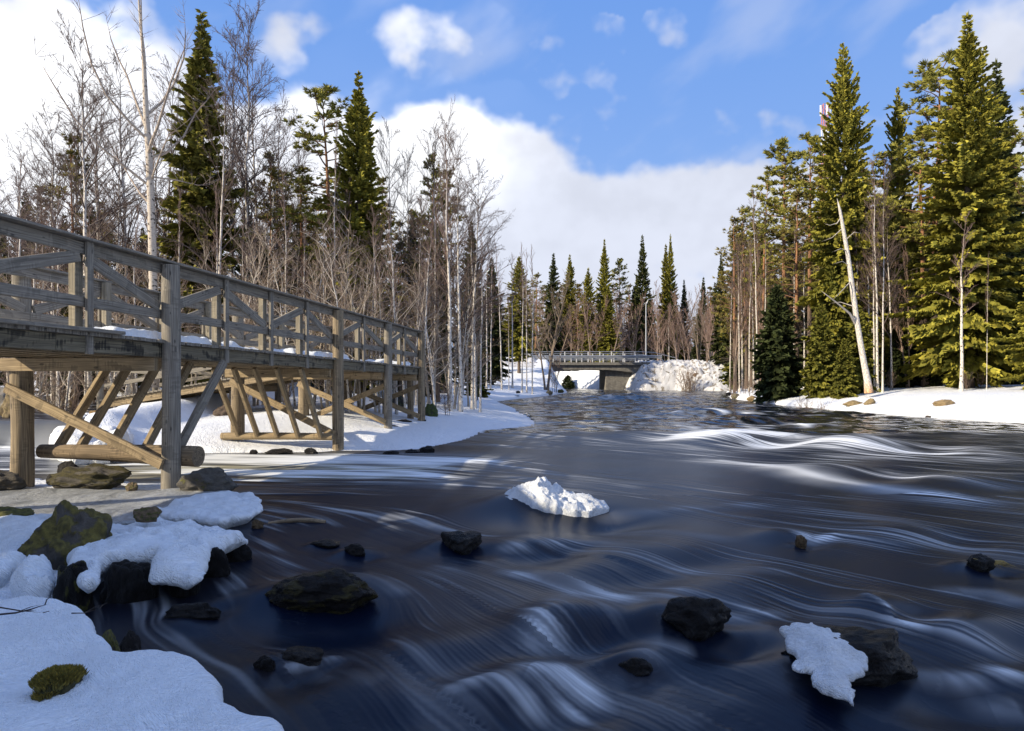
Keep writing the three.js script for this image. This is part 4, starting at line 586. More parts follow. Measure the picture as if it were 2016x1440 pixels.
// far shores
const FARST = [['black stones at the water edge below the second trestle, the largest of them', 524, 578, 884, 896], ['round black stone right of the largest stone below the second trestle', 598, 624, 883, 896], ['small dark stone beside the second trestle back post', 490, 506, 886, 896], ['dark stone at the point of the left shore, below the fourth post', 826, 856, 878, 893], ['low black stone left of the stone at the shore below the fourth post', 798, 826, 885, 894], ['thin dark stone left along the shore below the fourth post', 756, 784, 888, 896]];
for (const [l, a, b, t, e] of FARST) stone(l, a, b, t, e, { tone: DARK, wet: true, det: 12 });
for (const [l, a, b, t, D, o] of [['green mossy stone in the snow right of the walkway end', 836, 862, 796, 23.0, { moss: 0.85, mossTone: [0.06, 0.085, 0.02], tone: [0.05, 0.05, 0.04] }], ['big dark mossy boulder in the snow behind the last posts', 764, 800, 779, 24.0, { moss: 0.6, mossTone: [0.04, 0.05, 0.02], tone: [0.05, 0.045, 0.04] }], ['dark boulder between the last two trestles', 776, 808, 826, 20.5, { tone: DARK }], ['low dark stone below the last trestle', 752, 784, 838, 19.0, { tone: DARK }], ['flat stone on the snow between the third and fourth posts', 688, 706, 848, 17.4, { tone: DARK }], ['small flat stone on the snow right of the third post', 708, 726, 852, 17.2, { tone: DARK }], ['dark stone at the foot of the last post', 822, 840, 825, 21.5, { tone: DARK }],
  ['pale split log stone pile beside the upper stream', -30, 50, 770, 19.5, { tone: GREY }], ['grassy brown tussock stone in the upper stream', 2, 60, 780, 17.6, { tone: [0.14, 0.10, 0.05], moss: 0.8, mossTone: [0.2, 0.15, 0.07] }], ['round brown stone on the snow beyond the nearest trestle', 136, 152, 770, 24, { tone: BROWN }],
  ['ochre stone in the snow beside the upper stream, behind the struts', 176, 204, 842, 16.3, { tone: [0.24, 0.15, 0.06], deep: 0.6 }], ['stump stone under the leaning alder behind the second trestle', 420, 462, 800, 20, { tone: [0.10, 0.07, 0.05] }]]) { const x = atX((a + b) / 2, D), y = Math.max(waterY(x, D), groundY(x, D)) - 0.05; stone(l, a, b, t, 0, { D, y, det: 14, ...o }); }
for (const [l, a, b, t, e, o] of [['flat ochre stone on the right bank below the dead trunk', 1664, 1700, 789, 798, { tone: [0.26, 0.19, 0.09] }], ['tan stone beside the flat ochre stone on the right bank', 1702, 1724, 786, 797, { tone: [0.26, 0.19, 0.09] }], ['lone tan stone in the sunlit snow of the right bank', 1838, 1878, 788, 799, { tone: [0.27, 0.19, 0.09] }], ['ochre stone at the point of the right bank', 1470, 1492, 780, 792, { tone: [0.28, 0.2, 0.1] }], ['grey stone at the tip of the right bank', 1440, 1458, 775, 785, { tone: [0.14, 0.12, 0.09], moss: 0.4 }], ['dark stone at the waterline of the right bank point', 1428, 1440, 773, 782, { tone: DARK }], ['grey stone below the dark spruce of the right bank', 1488, 1508, 784, 796, { tone: GREY }], ['brown flat stone on the far bank right of the bridge', 1364, 1378, 764, 770, { tone: [0.2, 0.13, 0.07], D: 82, y: 0.2 }], ['mossy stone at the corner of the far left bank', 1098, 1110, 767, 776, { tone: [0.09, 0.09, 0.05], moss: 0.6, D: 64, y: 0.2 }], ['stone on the far left bank beside the tall grey tree', 1074, 1088, 770, 777, { tone: [0.11, 0.1, 0.07], D: 60, y: 0.3 }], ['small stone on the far left bank below the birches', 1016, 1024, 770, 776, { tone: DARK, D: 54, y: 0.35 }], ['dark stone at the edge of the far left bank', 1010, 1022, 779, 785, { tone: DARK, D: 51, y: 0.1 }]]) { const D = o.D ?? (t > 780 ? 0 : 0), H = o.D ?? groundHit((a + b) / 2, e, 22); stone(l, a, b, t, e, { det: 12, deep: 0.6, ...o, D: H, y: groundY(atX((a + b) / 2, H), H) - 0.02, squat: 0.75 }); }
for (let k = 0; k < 9; k++) { const [px, py] = [[1752, 815], [1770, 817], [1790, 819], [1812, 821], [1830, 824], [1976, 832], [1996, 833], [2012, 834], [1740, 815]][k], r = rng(700 + k), w = 7 + 7 * r(); stone('small dark stone along the waterline of the right bank', px - w, px + w, py - 4 - 3 * r(), py + 1, { tone: [0.06, 0.045, 0.035], det: 8, group: 'dark stones along the right waterline', D: wp(0, py - 2)[1] - 0.25, y: -0.02 }); }

// ---- old snow and ice, carved out of solid shapes
function slabF(poly, { h, r = 0.07, under = 0.2, lump = 0.04, lumpK = 2.2, base = -0.02, edge = 0.05, fine = 0.012, topF }) {
  const column = (x, z) => {
    const D = -z, s0 = sdPoly(poly, x, D); if (s0 > 0.35) return null;
    const s = s0 + edge * fbm(x * 3, D * 3, 2, 3) + r, top = h + lump * fbm(x * lumpK, D * lumpK, 7, 4) + (topF ? topF(x, D) : 0), f0 = fine * fbm(x * 14, D * 14, 1, 3), flat = s < -0.6;
    return (y) => { const yy = (y - base) / (top - base), a = s + (flat ? 0 : 0.4 * edge * fbm(x * 11, D * 11, y * 6, 2)) + under * (1 - sstep(0.0, 0.75, yy)), b = Math.max(y - top, base - y) + r + f0; return Math.min(Math.max(a, b), 0) + Math.hypot(Math.max(a, 0), Math.max(b, 0)) - r; };
  };
  return { column };
}
const snowThing = (name, label, cat, f, lo, hi, cell, mat) => whole(name, surfaceNets(f, lo, hi, cell), mat, label, cat);
{
  const y = 0.27, A = [[-500, 1600], [-500, 1190], [-200, 1176], [0, 1180], [60, 1170], [110, 1176], [155, 1186], [190, 1202], [196, 1228], [215, 1240], [222, 1262], [262, 1272], [300, 1267], [355, 1270], [405, 1284], [432, 1305], [442, 1330], [446, 1358], [480, 1378], [522, 1388], [552, 1392], [569, 1414], [560, 1440], [590, 1500], [600, 1640]].map(([a, b]) => wp(a, b, y));
  snowThing('snow_bank', 'smooth shaded snow bank filling the lower left corner, nearest the viewer', 'snow bank', slabF(A, { h: 0.25, r: 0.09, under: 0.28, lump: 0.07, lumpK: 1.5, edge: 0.04, topF: (x, D) => 0.03 * sstep(-1.9, -3.2, x) - 0.06 * Math.exp(-((x + 2.35) ** 2 + (D - 3.3) ** 2) / 0.04) }), [-5, -0.12, -5.0], [-0.75, 0.55, -2.0], 0.022, M.snowNear);
  const B = [[128, 1098], [140, 1128], [168, 1150], [186, 1146], [200, 1118], [226, 1106], [298, 1106], [300, 1130], [384, 1136], [404, 1118], [414, 1092], [420, 1078], [470, 1062], [484, 1046], [470, 1030], [420, 1018], [380, 1006], [300, 996], [250, 1004], [214, 1014], [200, 1032], [190, 1060], [160, 1080]].map(([a, b]) => wp(a, b, 0.24));
  snowThing('snow_bank', 'thick snow bank with an overhanging lip beside the mossy boulder at the left', 'snow bank', slabF(B, { h: 0.25, r: 0.07, under: 0.3, lump: 0.16, lumpK: 3.4, edge: 0.12, fine: 0.03, topF: (x, D) => 0.10 * Math.exp(-((x + 2.9) ** 2 + (D - 5.4) ** 2) / 0.5) - 0.12 * sstep(5.8, 6.8, D) }), [-4.2, -0.1, -7.2], [-1.9, 0.62, -4.3], 0.022, M.snowNear);
  const C = [[-300, 1136], [-40, 1130], [20, 1116], [52, 1096], [58, 1066], [80, 1040], [130, 1014], [60, 1006], [-40, 1004], [-300, 1000]].map(([a, b]) => wp(a, b, 0.26));
  snowThing('snow_bank', 'lumpy snow bank at the left edge behind the mossy boulder', 'snow bank', slabF(C, { h: 0.27, r: 0.1, under: 0.1, lump: 0.16, lumpK: 2.6, edge: 0.08 }), [-6.2, -0.1, -7.3], [-3.0, 0.6, -4.5], 0.03, M.snowNear);
  const E = [[24, 1136], [50, 1146], [92, 1140], [106, 1124], [104, 1104], [94, 1082], [78, 1086], [58, 1110]].map(([a, b]) => wp(a, b, 0.24));
  snowThing('snow_lump', 'crumbling lump of snow leaning on the front of the mossy boulder', 'snow lump', slabF(E, { h: 0.27, r: 0.09, under: 0.05, lump: 0.22, lumpK: 5, edge: 0.1, fine: 0.03 }), [-4.0, -0.1, -5.3], [-2.9, 0.6, -4.2], 0.02, M.snowNear);
  const S = [[-400, 1024], [-400, 952], [-100, 950], [60, 956], [180, 960], [290, 962], [352, 958], [430, 960], [505, 972], [512, 990], [450, 1014], [380, 1020], [300, 1018], [200, 1030], [0, 1030]].map(([a, b]) => wp(a, b, 0.1));
  snowThing('ice_shelf', 'flat grey melting ice shelf round the feet of the nearest trestle', 'ice', slabF(S, { h: 0.085, r: 0.04, under: 0.1, lump: 0.03, lumpK: 2, edge: 0.05, fine: 0.012 }), [-9.5, -0.1, -10.9], [-2.9, 0.25, -6.3], 0.034, M.ice);
  const T = [[300, 1000], [345, 984], [395, 968], [462, 964], [510, 972], [517, 990], [505, 1004], [470, 1012], [430, 1022], [380, 1016], [330, 1016]].map(([a, b]) => wp(a, b, 0.16));
  snowThing('snow_ridge', 'white crumbly snow ridge at the outer tip of the grey ice shelf', 'snow bank', slabF(T, { h: 0.16, r: 0.07, under: 0.1, lump: 0.14, lumpK: 3.2, edge: 0.09, fine: 0.02 }), [-5.2, -0.1, -9.9], [-2.8, 0.45, -6.6], 0.026, M.snowNear);
  const U = [[110, 858], [140, 838], [190, 826], [240, 838], [260, 862], [220, 884], [150, 886], [100, 878]].map(([a, b]) => wp(a, b, 0.3));
  snowThing('snow_lump', 'lumpy snow heap beside the small fall, seen between the struts', 'snow lump', slabF(U, { h: 0.5, r: 0.12, under: 0, lump: 0.5, lumpK: 1.6, edge: 0.2, fine: 0.04 }), [-12.6, -0.2, -19.5], [-7.5, 1.1, -11.5], 0.07, M.snow);
}
{ // the loose ice block in mid-river and the ice cap on the stone
  M.iceWhite = new THREE.MeshPhysicalMaterial({ name: 'white_river_ice', map: dataTex(512, 512, lin((x, y) => { const a = tnoise(x / 50, y / 50, 10.24, 10.24), b = tnoise(x / 9, y / 9, 512 / 9, 512 / 9, 3), d = tnoise(x / 3, y / 3, 512 / 3, 512 / 3, 7) > 0.62 ? 0.55 : 1; const v = (0.84 + 0.08 * a + 0.09 * b) * d; return [v * 0.97, v, v * 1.02]; }), true), bumpMap: tex(snowBump, 1.6), bumpScale: 0.022, roughness: 0.42, ior: 1.31 });
  const [cx, cd] = wp(1084, 1000), prof = [[-0.74, 0], [-0.68, 0.06], [-0.52, 0.17], [-0.40, 0.24], [-0.22, 0.285], [-0.14, 0.35], [-0.06, 0.335], [0.06, 0.30], [0.14, 0.245], [0.24, 0.16], [0.34, 0.11], [0.46, 0.12], [0.58, 0.085], [0.68, 0.07], [0.76, 0]];
  const outline = (X) => { for (let k = 1; k < prof.length; k++) if (X < prof[k][0]) return X < prof[0][0] ? 0 : lerp(prof[k - 1][1], prof[k][1], (X - prof[k - 1][0]) / (prof[k][0] - prof[k - 1][0])); return 0; };
  const f = { column: (x, z) => {
    const X = x - cx, Z = -z - cd - 0.06 + 0.05 * noise(x * 4, z * 4, 3), wd = 0.40 * Math.sqrt(Math.max(0.02, 1 - (X / 0.78) ** 2)) + 0.04 * noise(x * 9, z * 3, 8), q = Z / wd, hollow = 0.15 * Math.exp(-(((X - 0.1) / 0.13) ** 2) - (((Z + 0.12) / 0.16) ** 2)), ridge = 0.15 * (0.25 - Math.abs(noise(x * 5, z * 5, 4))) + 0.07 * (0.25 - Math.abs(noise(x * 12, z * 12, 7))) + 0.02 * noise(x * 30, z * 30, 2);
    const top = outline(X + 0.03 * noise(x * 7, z * 7, 2)) * (1 - Math.pow(Math.abs(q), 2.2) * 0.75) + ridge * sstep(0.78, 0.5, Math.abs(X)) - hollow, side = Math.max(Math.abs(q) - 1, Math.abs(X) - 0.75) * 0.3;
    return (y) => Math.max((y - top) * 0.75, side + 0.25 * (y - 0.06) * (y > 0.06 ? 0.5 : -0.3), -0.1 - y);
  } };
  whole('ice_block', surfaceNets(f, [cx - 0.95, -0.12, -cd - 0.75], [cx + 0.95, 0.52, -cd + 0.6], 0.016), M.iceWhite, 'loose jagged block of white ice stranded in the middle of the river', 'ice');
  const cap = [[1541, 1238], [1600, 1240], [1652, 1250], [1700, 1268], [1709, 1284], [1700, 1302], [1672, 1312], [1684, 1332], [1680, 1346], [1650, 1334], [1620, 1328], [1602, 1318], [1606, 1304], [1556, 1292], [1566, 1276], [1546, 1262]].map(([a, b]) => wp(a, b, 0.2)), fc = (x, y, z) => {
    const D = -z, s = sdPoly(cap, x, D) + 0.03 * noise(x * 17, D * 17, 2) + 0.012 * noise(x * 40, D * 40, 6), lean = 0.20 + 0.12 * (D - 3.85), bump = 0.13 * Math.exp(-((x - cap[0][0] - 0.25) ** 2 + (D - 4.02) ** 2) / 0.02) + 0.045 * sstep(0, -0.16, s), top = lean + bump + 0.05 * fbm(x * 7, D * 7, 5, 4), bot = lean - 0.045;
    const a = s + 0.02, b = Math.max(y - top, bot - y) + 0.02; if (s > 0.2) return 0.2; return Math.min(Math.max(a, b), 0) + Math.hypot(Math.max(a, 0), Math.max(b, 0)) - 0.02;
  };
  whole('river_ice', surfaceNets(fc, [1.35, -0.05, -4.6], [2.2, 0.55, -3.2], 0.011), M.iceWhite, 'scalloped cap of white ice on the dark stone at lower right', 'ice');
}
{ // moss cushion in the near snow, with its many little shoots
  M.moss = new THREE.MeshStandardMaterial({ name: 'moss', vertexColors: true, roughness: 1, side: THREE.DoubleSide });
  const moss = (label, px, py, y, r, n, seed, sq = 0.7) => {
    const R = rng(seed), g = new GB(), [cx, cd] = wp(px, py, y), c0 = V3(0, 0, 0);
    for (let k = 0; k < n; k++) {
      const a = R() * 6.283, q = Math.sqrt(R()), h = Math.sqrt(1 - q * q * 0.95) * r * sq, rr = r * (1 + 0.5 * noise(Math.cos(a) * 2 + seed, Math.sin(a) * 2)), x = Math.cos(a) * q * rr, z = Math.sin(a) * q * rr, l = 0.012 + 0.018 * R(), nx = Math.cos(a) * q * 0.7 + (R() - 0.5) * 0.6, nz = Math.sin(a) * q * 0.7 + (R() - 0.5) * 0.6, ny = 0.8;
      const b = V3(x, h, z), t = V3(x + nx * l, h + ny * l, z + nz * l), w = V3(R() - 0.5, 0.2, R() - 0.5).normalize().multiplyScalar(l * 0.16), v = 0.7 + 0.9 * R(), yl = R(), col = [lerp(0.12, 0.27, yl) * v, lerp(0.12, 0.19, yl) * v, 0.025 * v];
      g.leaf(b.x, b.y - 0.004, b.z, t.x, t.y, t.z, w.x, w.y, w.z, [col[0] * 0.7, col[1] * 0.7, col[2]], col);
    }
    const t = thing('moss_cushion', label, 'moss', [cx, y, -cd]); part('shoots', g.geo(), M.moss, t);
    part('cushion', stoneGeo(seed, r * 0.97, r * sq * 0.97, r * 0.97, { det: 14, tone: [0.05, 0.045, 0.012], cuts: 0 }), M.rock, t); return t;
  };
  moss('round green and brown moss cushion melting out of the nearest snow bank', 112, 1352, 0.24, 0.09, 5200, 5, 0.75);
  moss('small strip of moss below the round moss cushion', 88, 1376, 0.22, 0.04, 900, 6, 0.5);
}
{ // straw on the little stone, twigs on the snow, drift wood
  const straw = new GB(), R = rng(33), [x, d] = wp(1935, 1120); for (let k = 0; k < 46; k++) { const a = -0.2 + 0.5 * R(), l = 0.12 + 0.16 * R(), o = R() * 0.16 - 0.12; straw.tube([[o, 0.08 * R() + 0.02, 0.06 * R()], [o + l * 0.5 * Math.cos(a), 0.09 + 0.03 * R() - 0.03, 0.05], [o + l * Math.cos(a), 0.01 + 0.02 * R(), 0.06 * R()]], [0.0022, 0.002, 0.001], 4, [0.42, 0.32, 0.12]); }
  M.twig = new THREE.MeshStandardMaterial({ name: 'twig', vertexColors: true, roughness: 0.9 });
  whole('straw_wisp', straw.geo(), M.twig, 'wisp of yellow straw draped over the small pointed stone', 'straw', [x, 0, -d + 0.02]);
  const twig = (label, pts, y, r, seed, col) => { const g = new GB(), R = rng(seed), q = pts.map(([a, b]) => { const w = wp(a, b, y); return [w[0], y + 0.012 + 0.02 * R(), -w[1]]; }); const o = q[0]; const rel = q.map((p) => [p[0] - o[0], p[1] - o[1], p[2] - o[2]]); g.tube(rel, rel.map((_, k) => r * (1 - 0.7 * k / rel.length)), 6, col); for (let k = 1; k < rel.length; k++) { const a = (R() - 0.5) * 2.4, l = 0.06 + 0.14 * R(), b = Math.atan2(rel[k][2] - rel[k - 1][2], rel[k][0] - rel[k - 1][0]) + a, p = rel[k]; g.tube([p, [p[0] + Math.cos(b) * l * 0.5, p[1] + 0.01, p[2] + Math.sin(b) * l * 0.5], [p[0] + Math.cos(b + 0.3) * l, p[1] + 0.02, p[2] + Math.sin(b + 0.3) * l]], [r * 0.6, r * 0.45, r * 0.2], 5, col); } whole('fallen_twig', g.geo(), M.twig, label, 'twig', o); };
  twig('dark forked twig lying on the near snow at the left edge', [[-20, 1222], [30, 1212], [60, 1208], [88, 1196]], 0.37, 0.006, 3, [0.03, 0.022, 0.02]); twig('thin twig beside the forked twig on the near snow', [[-10, 1206], [40, 1210], [84, 1213]], 0.37, 0.004, 4, [0.03, 0.022, 0.02]); twig('short twig across the corner of the near snow bank', [[140, 1216], [165, 1212], [195, 1208]], 0.33, 0.0035, 6, [0.04, 0.03, 0.025]);
  const log = new GB(true, false); const a = wp(528, 1032), b = wp(640, 1030); whole('sunken_branch', poleGeo(V3(0, 0, 0), V3(b[0] - a[0], 0.0, -b[1] + a[1]), 0.022, 0.03, 9, 0.03), M.logWood, 'dark branch floating awash at the tip of the ice shelf', 'branch', [a[0], 0.0, -a[1]]);
}
// ---------------------------------------------------------------- trees: shapes grown limb by limb
M.bark = (() => { // white birch bark, peeling in dark bands and patches; u runs round the trunk, v along it
  const map = dataTex(256, 1024, lin((x, y) => { const n = tnoise(x / 30, y / 5, 256 / 30, 1024 / 5, 1), patch = sstep(0.28, 0.45, tnoise(x / 40, y / 50, 6.4, 1024 / 50, 5)), band = sstep(0.33, 0.5, n), g = 0.06 * tnoise(x / 6, y / 6, 256 / 6, 1024 / 6, 3), d = Math.max(band * 0.75, patch); return [lerp(0.62 + g, 0.07, d), lerp(0.57 + g, 0.055, d), lerp(0.50 + g, 0.045, d)]; }), true);
  return new THREE.MeshStandardMaterial({ name: 'birch_bark', map, bumpMap: map, bumpScale: 0.006, roughness: 0.85, vertexColors: true });
})();
M.darkBark = (() => { const map = dataTex(256, 512, lin((x, y) => { const n = 1 + 0.9 * tnoise(x / 8, y / 26, 32, 512 / 26, 1) + 0.5 * tnoise(x / 3, y / 8, 256 / 3, 64, 2); return [0.8 * n, 0.8 * n, 0.8 * n].map((v) => clamp(v)); }), true); return new THREE.MeshStandardMaterial({ name: 'rough_bark', map, bumpMap: map, bumpScale: 0.012, roughness: 0.95, vertexColors: true }); })();
M.twigs = new THREE.MeshStandardMaterial({ name: 'bare_twigs', vertexColors: true, roughness: 0.8 });
M.needles = new THREE.MeshPhysicalMaterial({ name: 'needles', vertexColors: true, roughness: 0.85, side: THREE.DoubleSide, specularIntensity: 0.35 });

const dirOf = (az, el) => [Math.cos(az) * Math.cos(el), Math.sin(el), Math.sin(az) * Math.cos(el)];
// bare broadleaf: returns { trunk, crown } geometries. Heights and lengths are in metres for a tree of height H.
function bareTree(seed, { H = 13, base = 0.3, spread = 0.2, rise = 0.75, r = 0.1, n1 = 34, n2 = 8, n3 = 5, n4 = 2, droop = 0.25, trunkCol = [1, 1, 1], limbCol = [0.12, 0.085, 0.07], twigCol = [0.13, 0.085, 0.068], stems = 1, lean = 0.02, fork = 0, wob = 1, tw = 0.0055 }) {
  const R = rng(seed), trunk = new GB(true, true), crown = new GB(), vary = (c, a) => { const k = 1 + (R() - 0.5) * a; return [c[0] * k, c[1] * k, c[2] * k]; };
  const grow = (p, az, el, L, r0, level) => {
    const n = [0, 6, 4, 3, 1][level], pts = [p], rad = [r0]; let d = dirOf(az, el), q = p; const step = L / n;
    for (let k = 1; k <= n; k++) {
      const up = level === 1 ? lerp(0.16, -droop, k / n) : level === 2 ? lerp(0.1, -droop * 1.2, k / n) : -droop * 0.8;
      d = [d[0] + (R() - 0.5) * 0.34 * wob, d[1] + up * 0.5 + (R() - 0.5) * 0.26 * wob, d[2] + (R() - 0.5) * 0.34 * wob]; const l = Math.hypot(...d); d = d.map((v) => v / l);
      q = [q[0] + d[0] * step, q[1] + d[1] * step, q[2] + d[2] * step]; pts.push(q); rad.push(Math.max(r0 * (1 - 0.8 * k / n), tw * 0.4));
    }
    crown.tube(pts, rad, level === 1 ? 5 : level === 2 ? 4 : 3, vary(level === 1 ? limbCol : level === 2 ? limbCol.map((v, i) => (v + twigCol[i]) / 2) : twigCol, 0.5));
    if (level < 4) {
      const m = [0, n2, n3, n4][level];
      for (let k = 0; k < m; k++) {
        const t = lerp(level === 1 ? 0.18 : 0.12, 0.98, (k + R() * 0.8) / m), i = Math.min(n - 1, Math.floor(t * n)), f = t * n - i, a = pts[i], b = pts[i + 1], P = [lerp(a[0], b[0], f), lerp(a[1], b[1], f), lerp(a[2], b[2], f)];
        const dz = Math.atan2(b[2] - a[2], b[0] - a[0]), de = Math.asin(clamp((b[1] - a[1]) / step, -1, 1)), s = R() < 0.5 ? -1 : 1;
        grow(P, dz + s * (0.5 + 0.5 * R()), de + (R() - 0.35) * 0.7, L * [0, 0.42, 0.5, 0.6][level] * (1.15 - 0.75 * t) * (0.7 + 0.6 * R()), Math.max(r0 * [0, 0.42, 0.5, 0.6][level] * (1 - 0.6 * t), tw * (level === 3 ? 0.8 : 1)), level + 1);
      }
    }
  };
  for (let s = 0; s < stems; s++) {
    const h = H * (stems > 1 ? 0.72 + 0.28 * R() : 1), la = R() * 6.283, ln = (stems > 1 ? 0.08 + 0.22 * R() : lean) * h, N = 16, pts = [], rad = [], o = stems > 1 ? 0.12 : 0, rr = r * (stems > 1 ? 0.6 + 0.4 * R() : 1);
    let wx = 0, wz = 0; for (let k = 0; k <= N; k++) { const t = k / N; wx += (R() - 0.5) * 0.012 * h * wob; wz += (R() - 0.5) * 0.012 * h * wob; pts.push([Math.cos(la) * (o + ln * t * (0.5 + 0.5 * t)) + wx * t, t * h, Math.sin(la) * (o + ln * t * (0.5 + 0.5 * t)) + wz * t]); rad.push(Math.max(rr * Math.pow(1 - t, 0.85) * (k === 0 ? 1.35 : 1), 0.006)); }
    trunk.tube(pts, rad, 9, (t) => { const w = sstep(0.62, 0.95, t); return [lerp(trunkCol[0], limbCol[0] * 1.6, w), lerp(trunkCol[1], limbCol[1] * 1.6, w), lerp(trunkCol[2], limbCol[2] * 1.6, w)]; }, true, 0.5, R() * 4);
    const m = Math.round(n1 / Math.pow(stems, 0.7));
    for (let k = 0; k < m; k++) { const u = (k + R()) / m, t = lerp(base, 0.985, Math.pow(u, 0.9)), i = Math.min(N - 1, Math.floor(t * N)), f = t * N - i, P = [0, 1, 2].map((c) => lerp(pts[i][c], pts[i + 1][c], f)), w = 1 - t, L = h * spread * (0.35 + 1.25 * Math.pow(w, 0.7)) * (0.65 + 0.6 * R()) * sstep(base - 0.25, base + 0.12, t); grow(P, R() * 6.283, lerp(rise * 0.75, rise * 1.35, t) + (R() - 0.5) * 0.4, L, clamp(rr * (1 - t) * 0.42 + 0.008, 0.009, 0.05), 1); }
  }
  return { trunk: trunk.geo(), crown: crown.geo() };
}
// spruce: whorls of drooping boughs carrying flat sprays of needles
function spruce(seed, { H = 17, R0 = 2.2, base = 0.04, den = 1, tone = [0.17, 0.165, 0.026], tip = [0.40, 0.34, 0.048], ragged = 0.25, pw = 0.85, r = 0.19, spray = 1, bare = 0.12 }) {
  const R = rng(seed), trunk = new GB(true, true), crown = new GB(), pts = [], rad = []; for (let k = 0; k <= 14; k++) { const t = k / 14; pts.push([0.05 * noise(t * 3, seed), t * H, 0.05 * noise(t * 3, seed + 9)]); rad.push(Math.max(r * Math.pow(1 - t, 0.9) * (k ? 1 : 1.3), 0.012)); }
  trunk.tube(pts, rad, 9, [0.16, 0.12, 0.09], true, 0.5);
  const a = base * H; for (let y = a; y < H - 0.15;) {
    const t = (y - a) / (H - a), prof = R0 * (Math.pow(1 - t, pw) * (0.9 + 0.1 * Math.sin(t * 40)) * sstep(-0.30, 0.30, 1 - t) + 0.014) * sstep(-0.06, 0.1, t), n = t > 0.93 ? 4 : Math.round((5 + 3 * R()) * (0.75 + 0.25 * den)), a0 = R() * 6.283, gap = 0.9 + 0.2 * R();
    for (let k = 0; k < n; k++) {
      const az = a0 + k / n * 6.283 + (R() - 0.5) * 0.7, clump = 1 + 0.6 * noise(Math.cos(az) * 1.3 + seed, y * 0.45, Math.sin(az) * 1.3), L = Math.max(0.09, prof * clump * (1 - ragged + 2 * ragged * R() * R() + 0.1)), el = lerp(-0.38, 0.85, Math.pow(t, 1.5)) + (R() - 0.5) * 0.4, y0 = y + (R() - 0.5) * 0.85 * (1 - t * 0.7);
      const N = 5, q = []; for (let i = 0; i <= N; i++) { const s = i / N, dy = Math.sin(el) * L * s - 0.20 * L * s * (1 - t) * s * 1.1 + 0.20 * L * s * s * s; q.push([Math.cos(az) * L * s * Math.cos(el), y0 + dy, Math.sin(az) * L * s * Math.cos(el)]); }
      crown.tube(q, q.map((_, i) => Math.max(0.028 * L / 2 * (1 - i / N), 0.004)), 3, [0.07, 0.055, 0.04]);
      const ns = Math.round((9 + 30 * L) * den), shade = 0.65 + 0.7 * R();
      for (let j = 0; j < ns; j++) {
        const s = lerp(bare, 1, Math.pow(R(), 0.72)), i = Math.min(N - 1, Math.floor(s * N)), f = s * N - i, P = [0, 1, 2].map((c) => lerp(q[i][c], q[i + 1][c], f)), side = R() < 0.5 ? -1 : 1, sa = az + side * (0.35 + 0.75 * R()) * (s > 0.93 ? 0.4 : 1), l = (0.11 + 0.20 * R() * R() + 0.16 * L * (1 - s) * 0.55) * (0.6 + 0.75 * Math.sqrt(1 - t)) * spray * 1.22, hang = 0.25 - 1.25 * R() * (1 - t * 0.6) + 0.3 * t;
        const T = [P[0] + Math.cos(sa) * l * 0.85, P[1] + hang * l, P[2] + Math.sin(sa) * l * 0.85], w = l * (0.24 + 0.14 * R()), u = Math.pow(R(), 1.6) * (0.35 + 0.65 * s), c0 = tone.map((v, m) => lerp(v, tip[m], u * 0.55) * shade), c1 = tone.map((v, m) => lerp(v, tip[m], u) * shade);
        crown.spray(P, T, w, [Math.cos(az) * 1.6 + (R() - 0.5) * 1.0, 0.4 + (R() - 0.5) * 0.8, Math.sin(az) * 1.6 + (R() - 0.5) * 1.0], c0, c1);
      }
    }
    y += (0.24 + 0.16 * (1 - t)) * gap / Math.sqrt(den) * H / 17;
  }
  for (let k = 0; k < 6; k++) { const az = k * 1.05; crown.leaf(pts[14][0], H - 0.3, pts[14][2], pts[14][0] + Math.cos(az) * 0.06, H + 0.02 * k, pts[14][2] + Math.sin(az) * 0.06, -Math.sin(az) * 0.035, 0, Math.cos(az) * 0.035, tone, tip); }
  return { trunk: trunk.geo(), crown: crown.geo() };
}
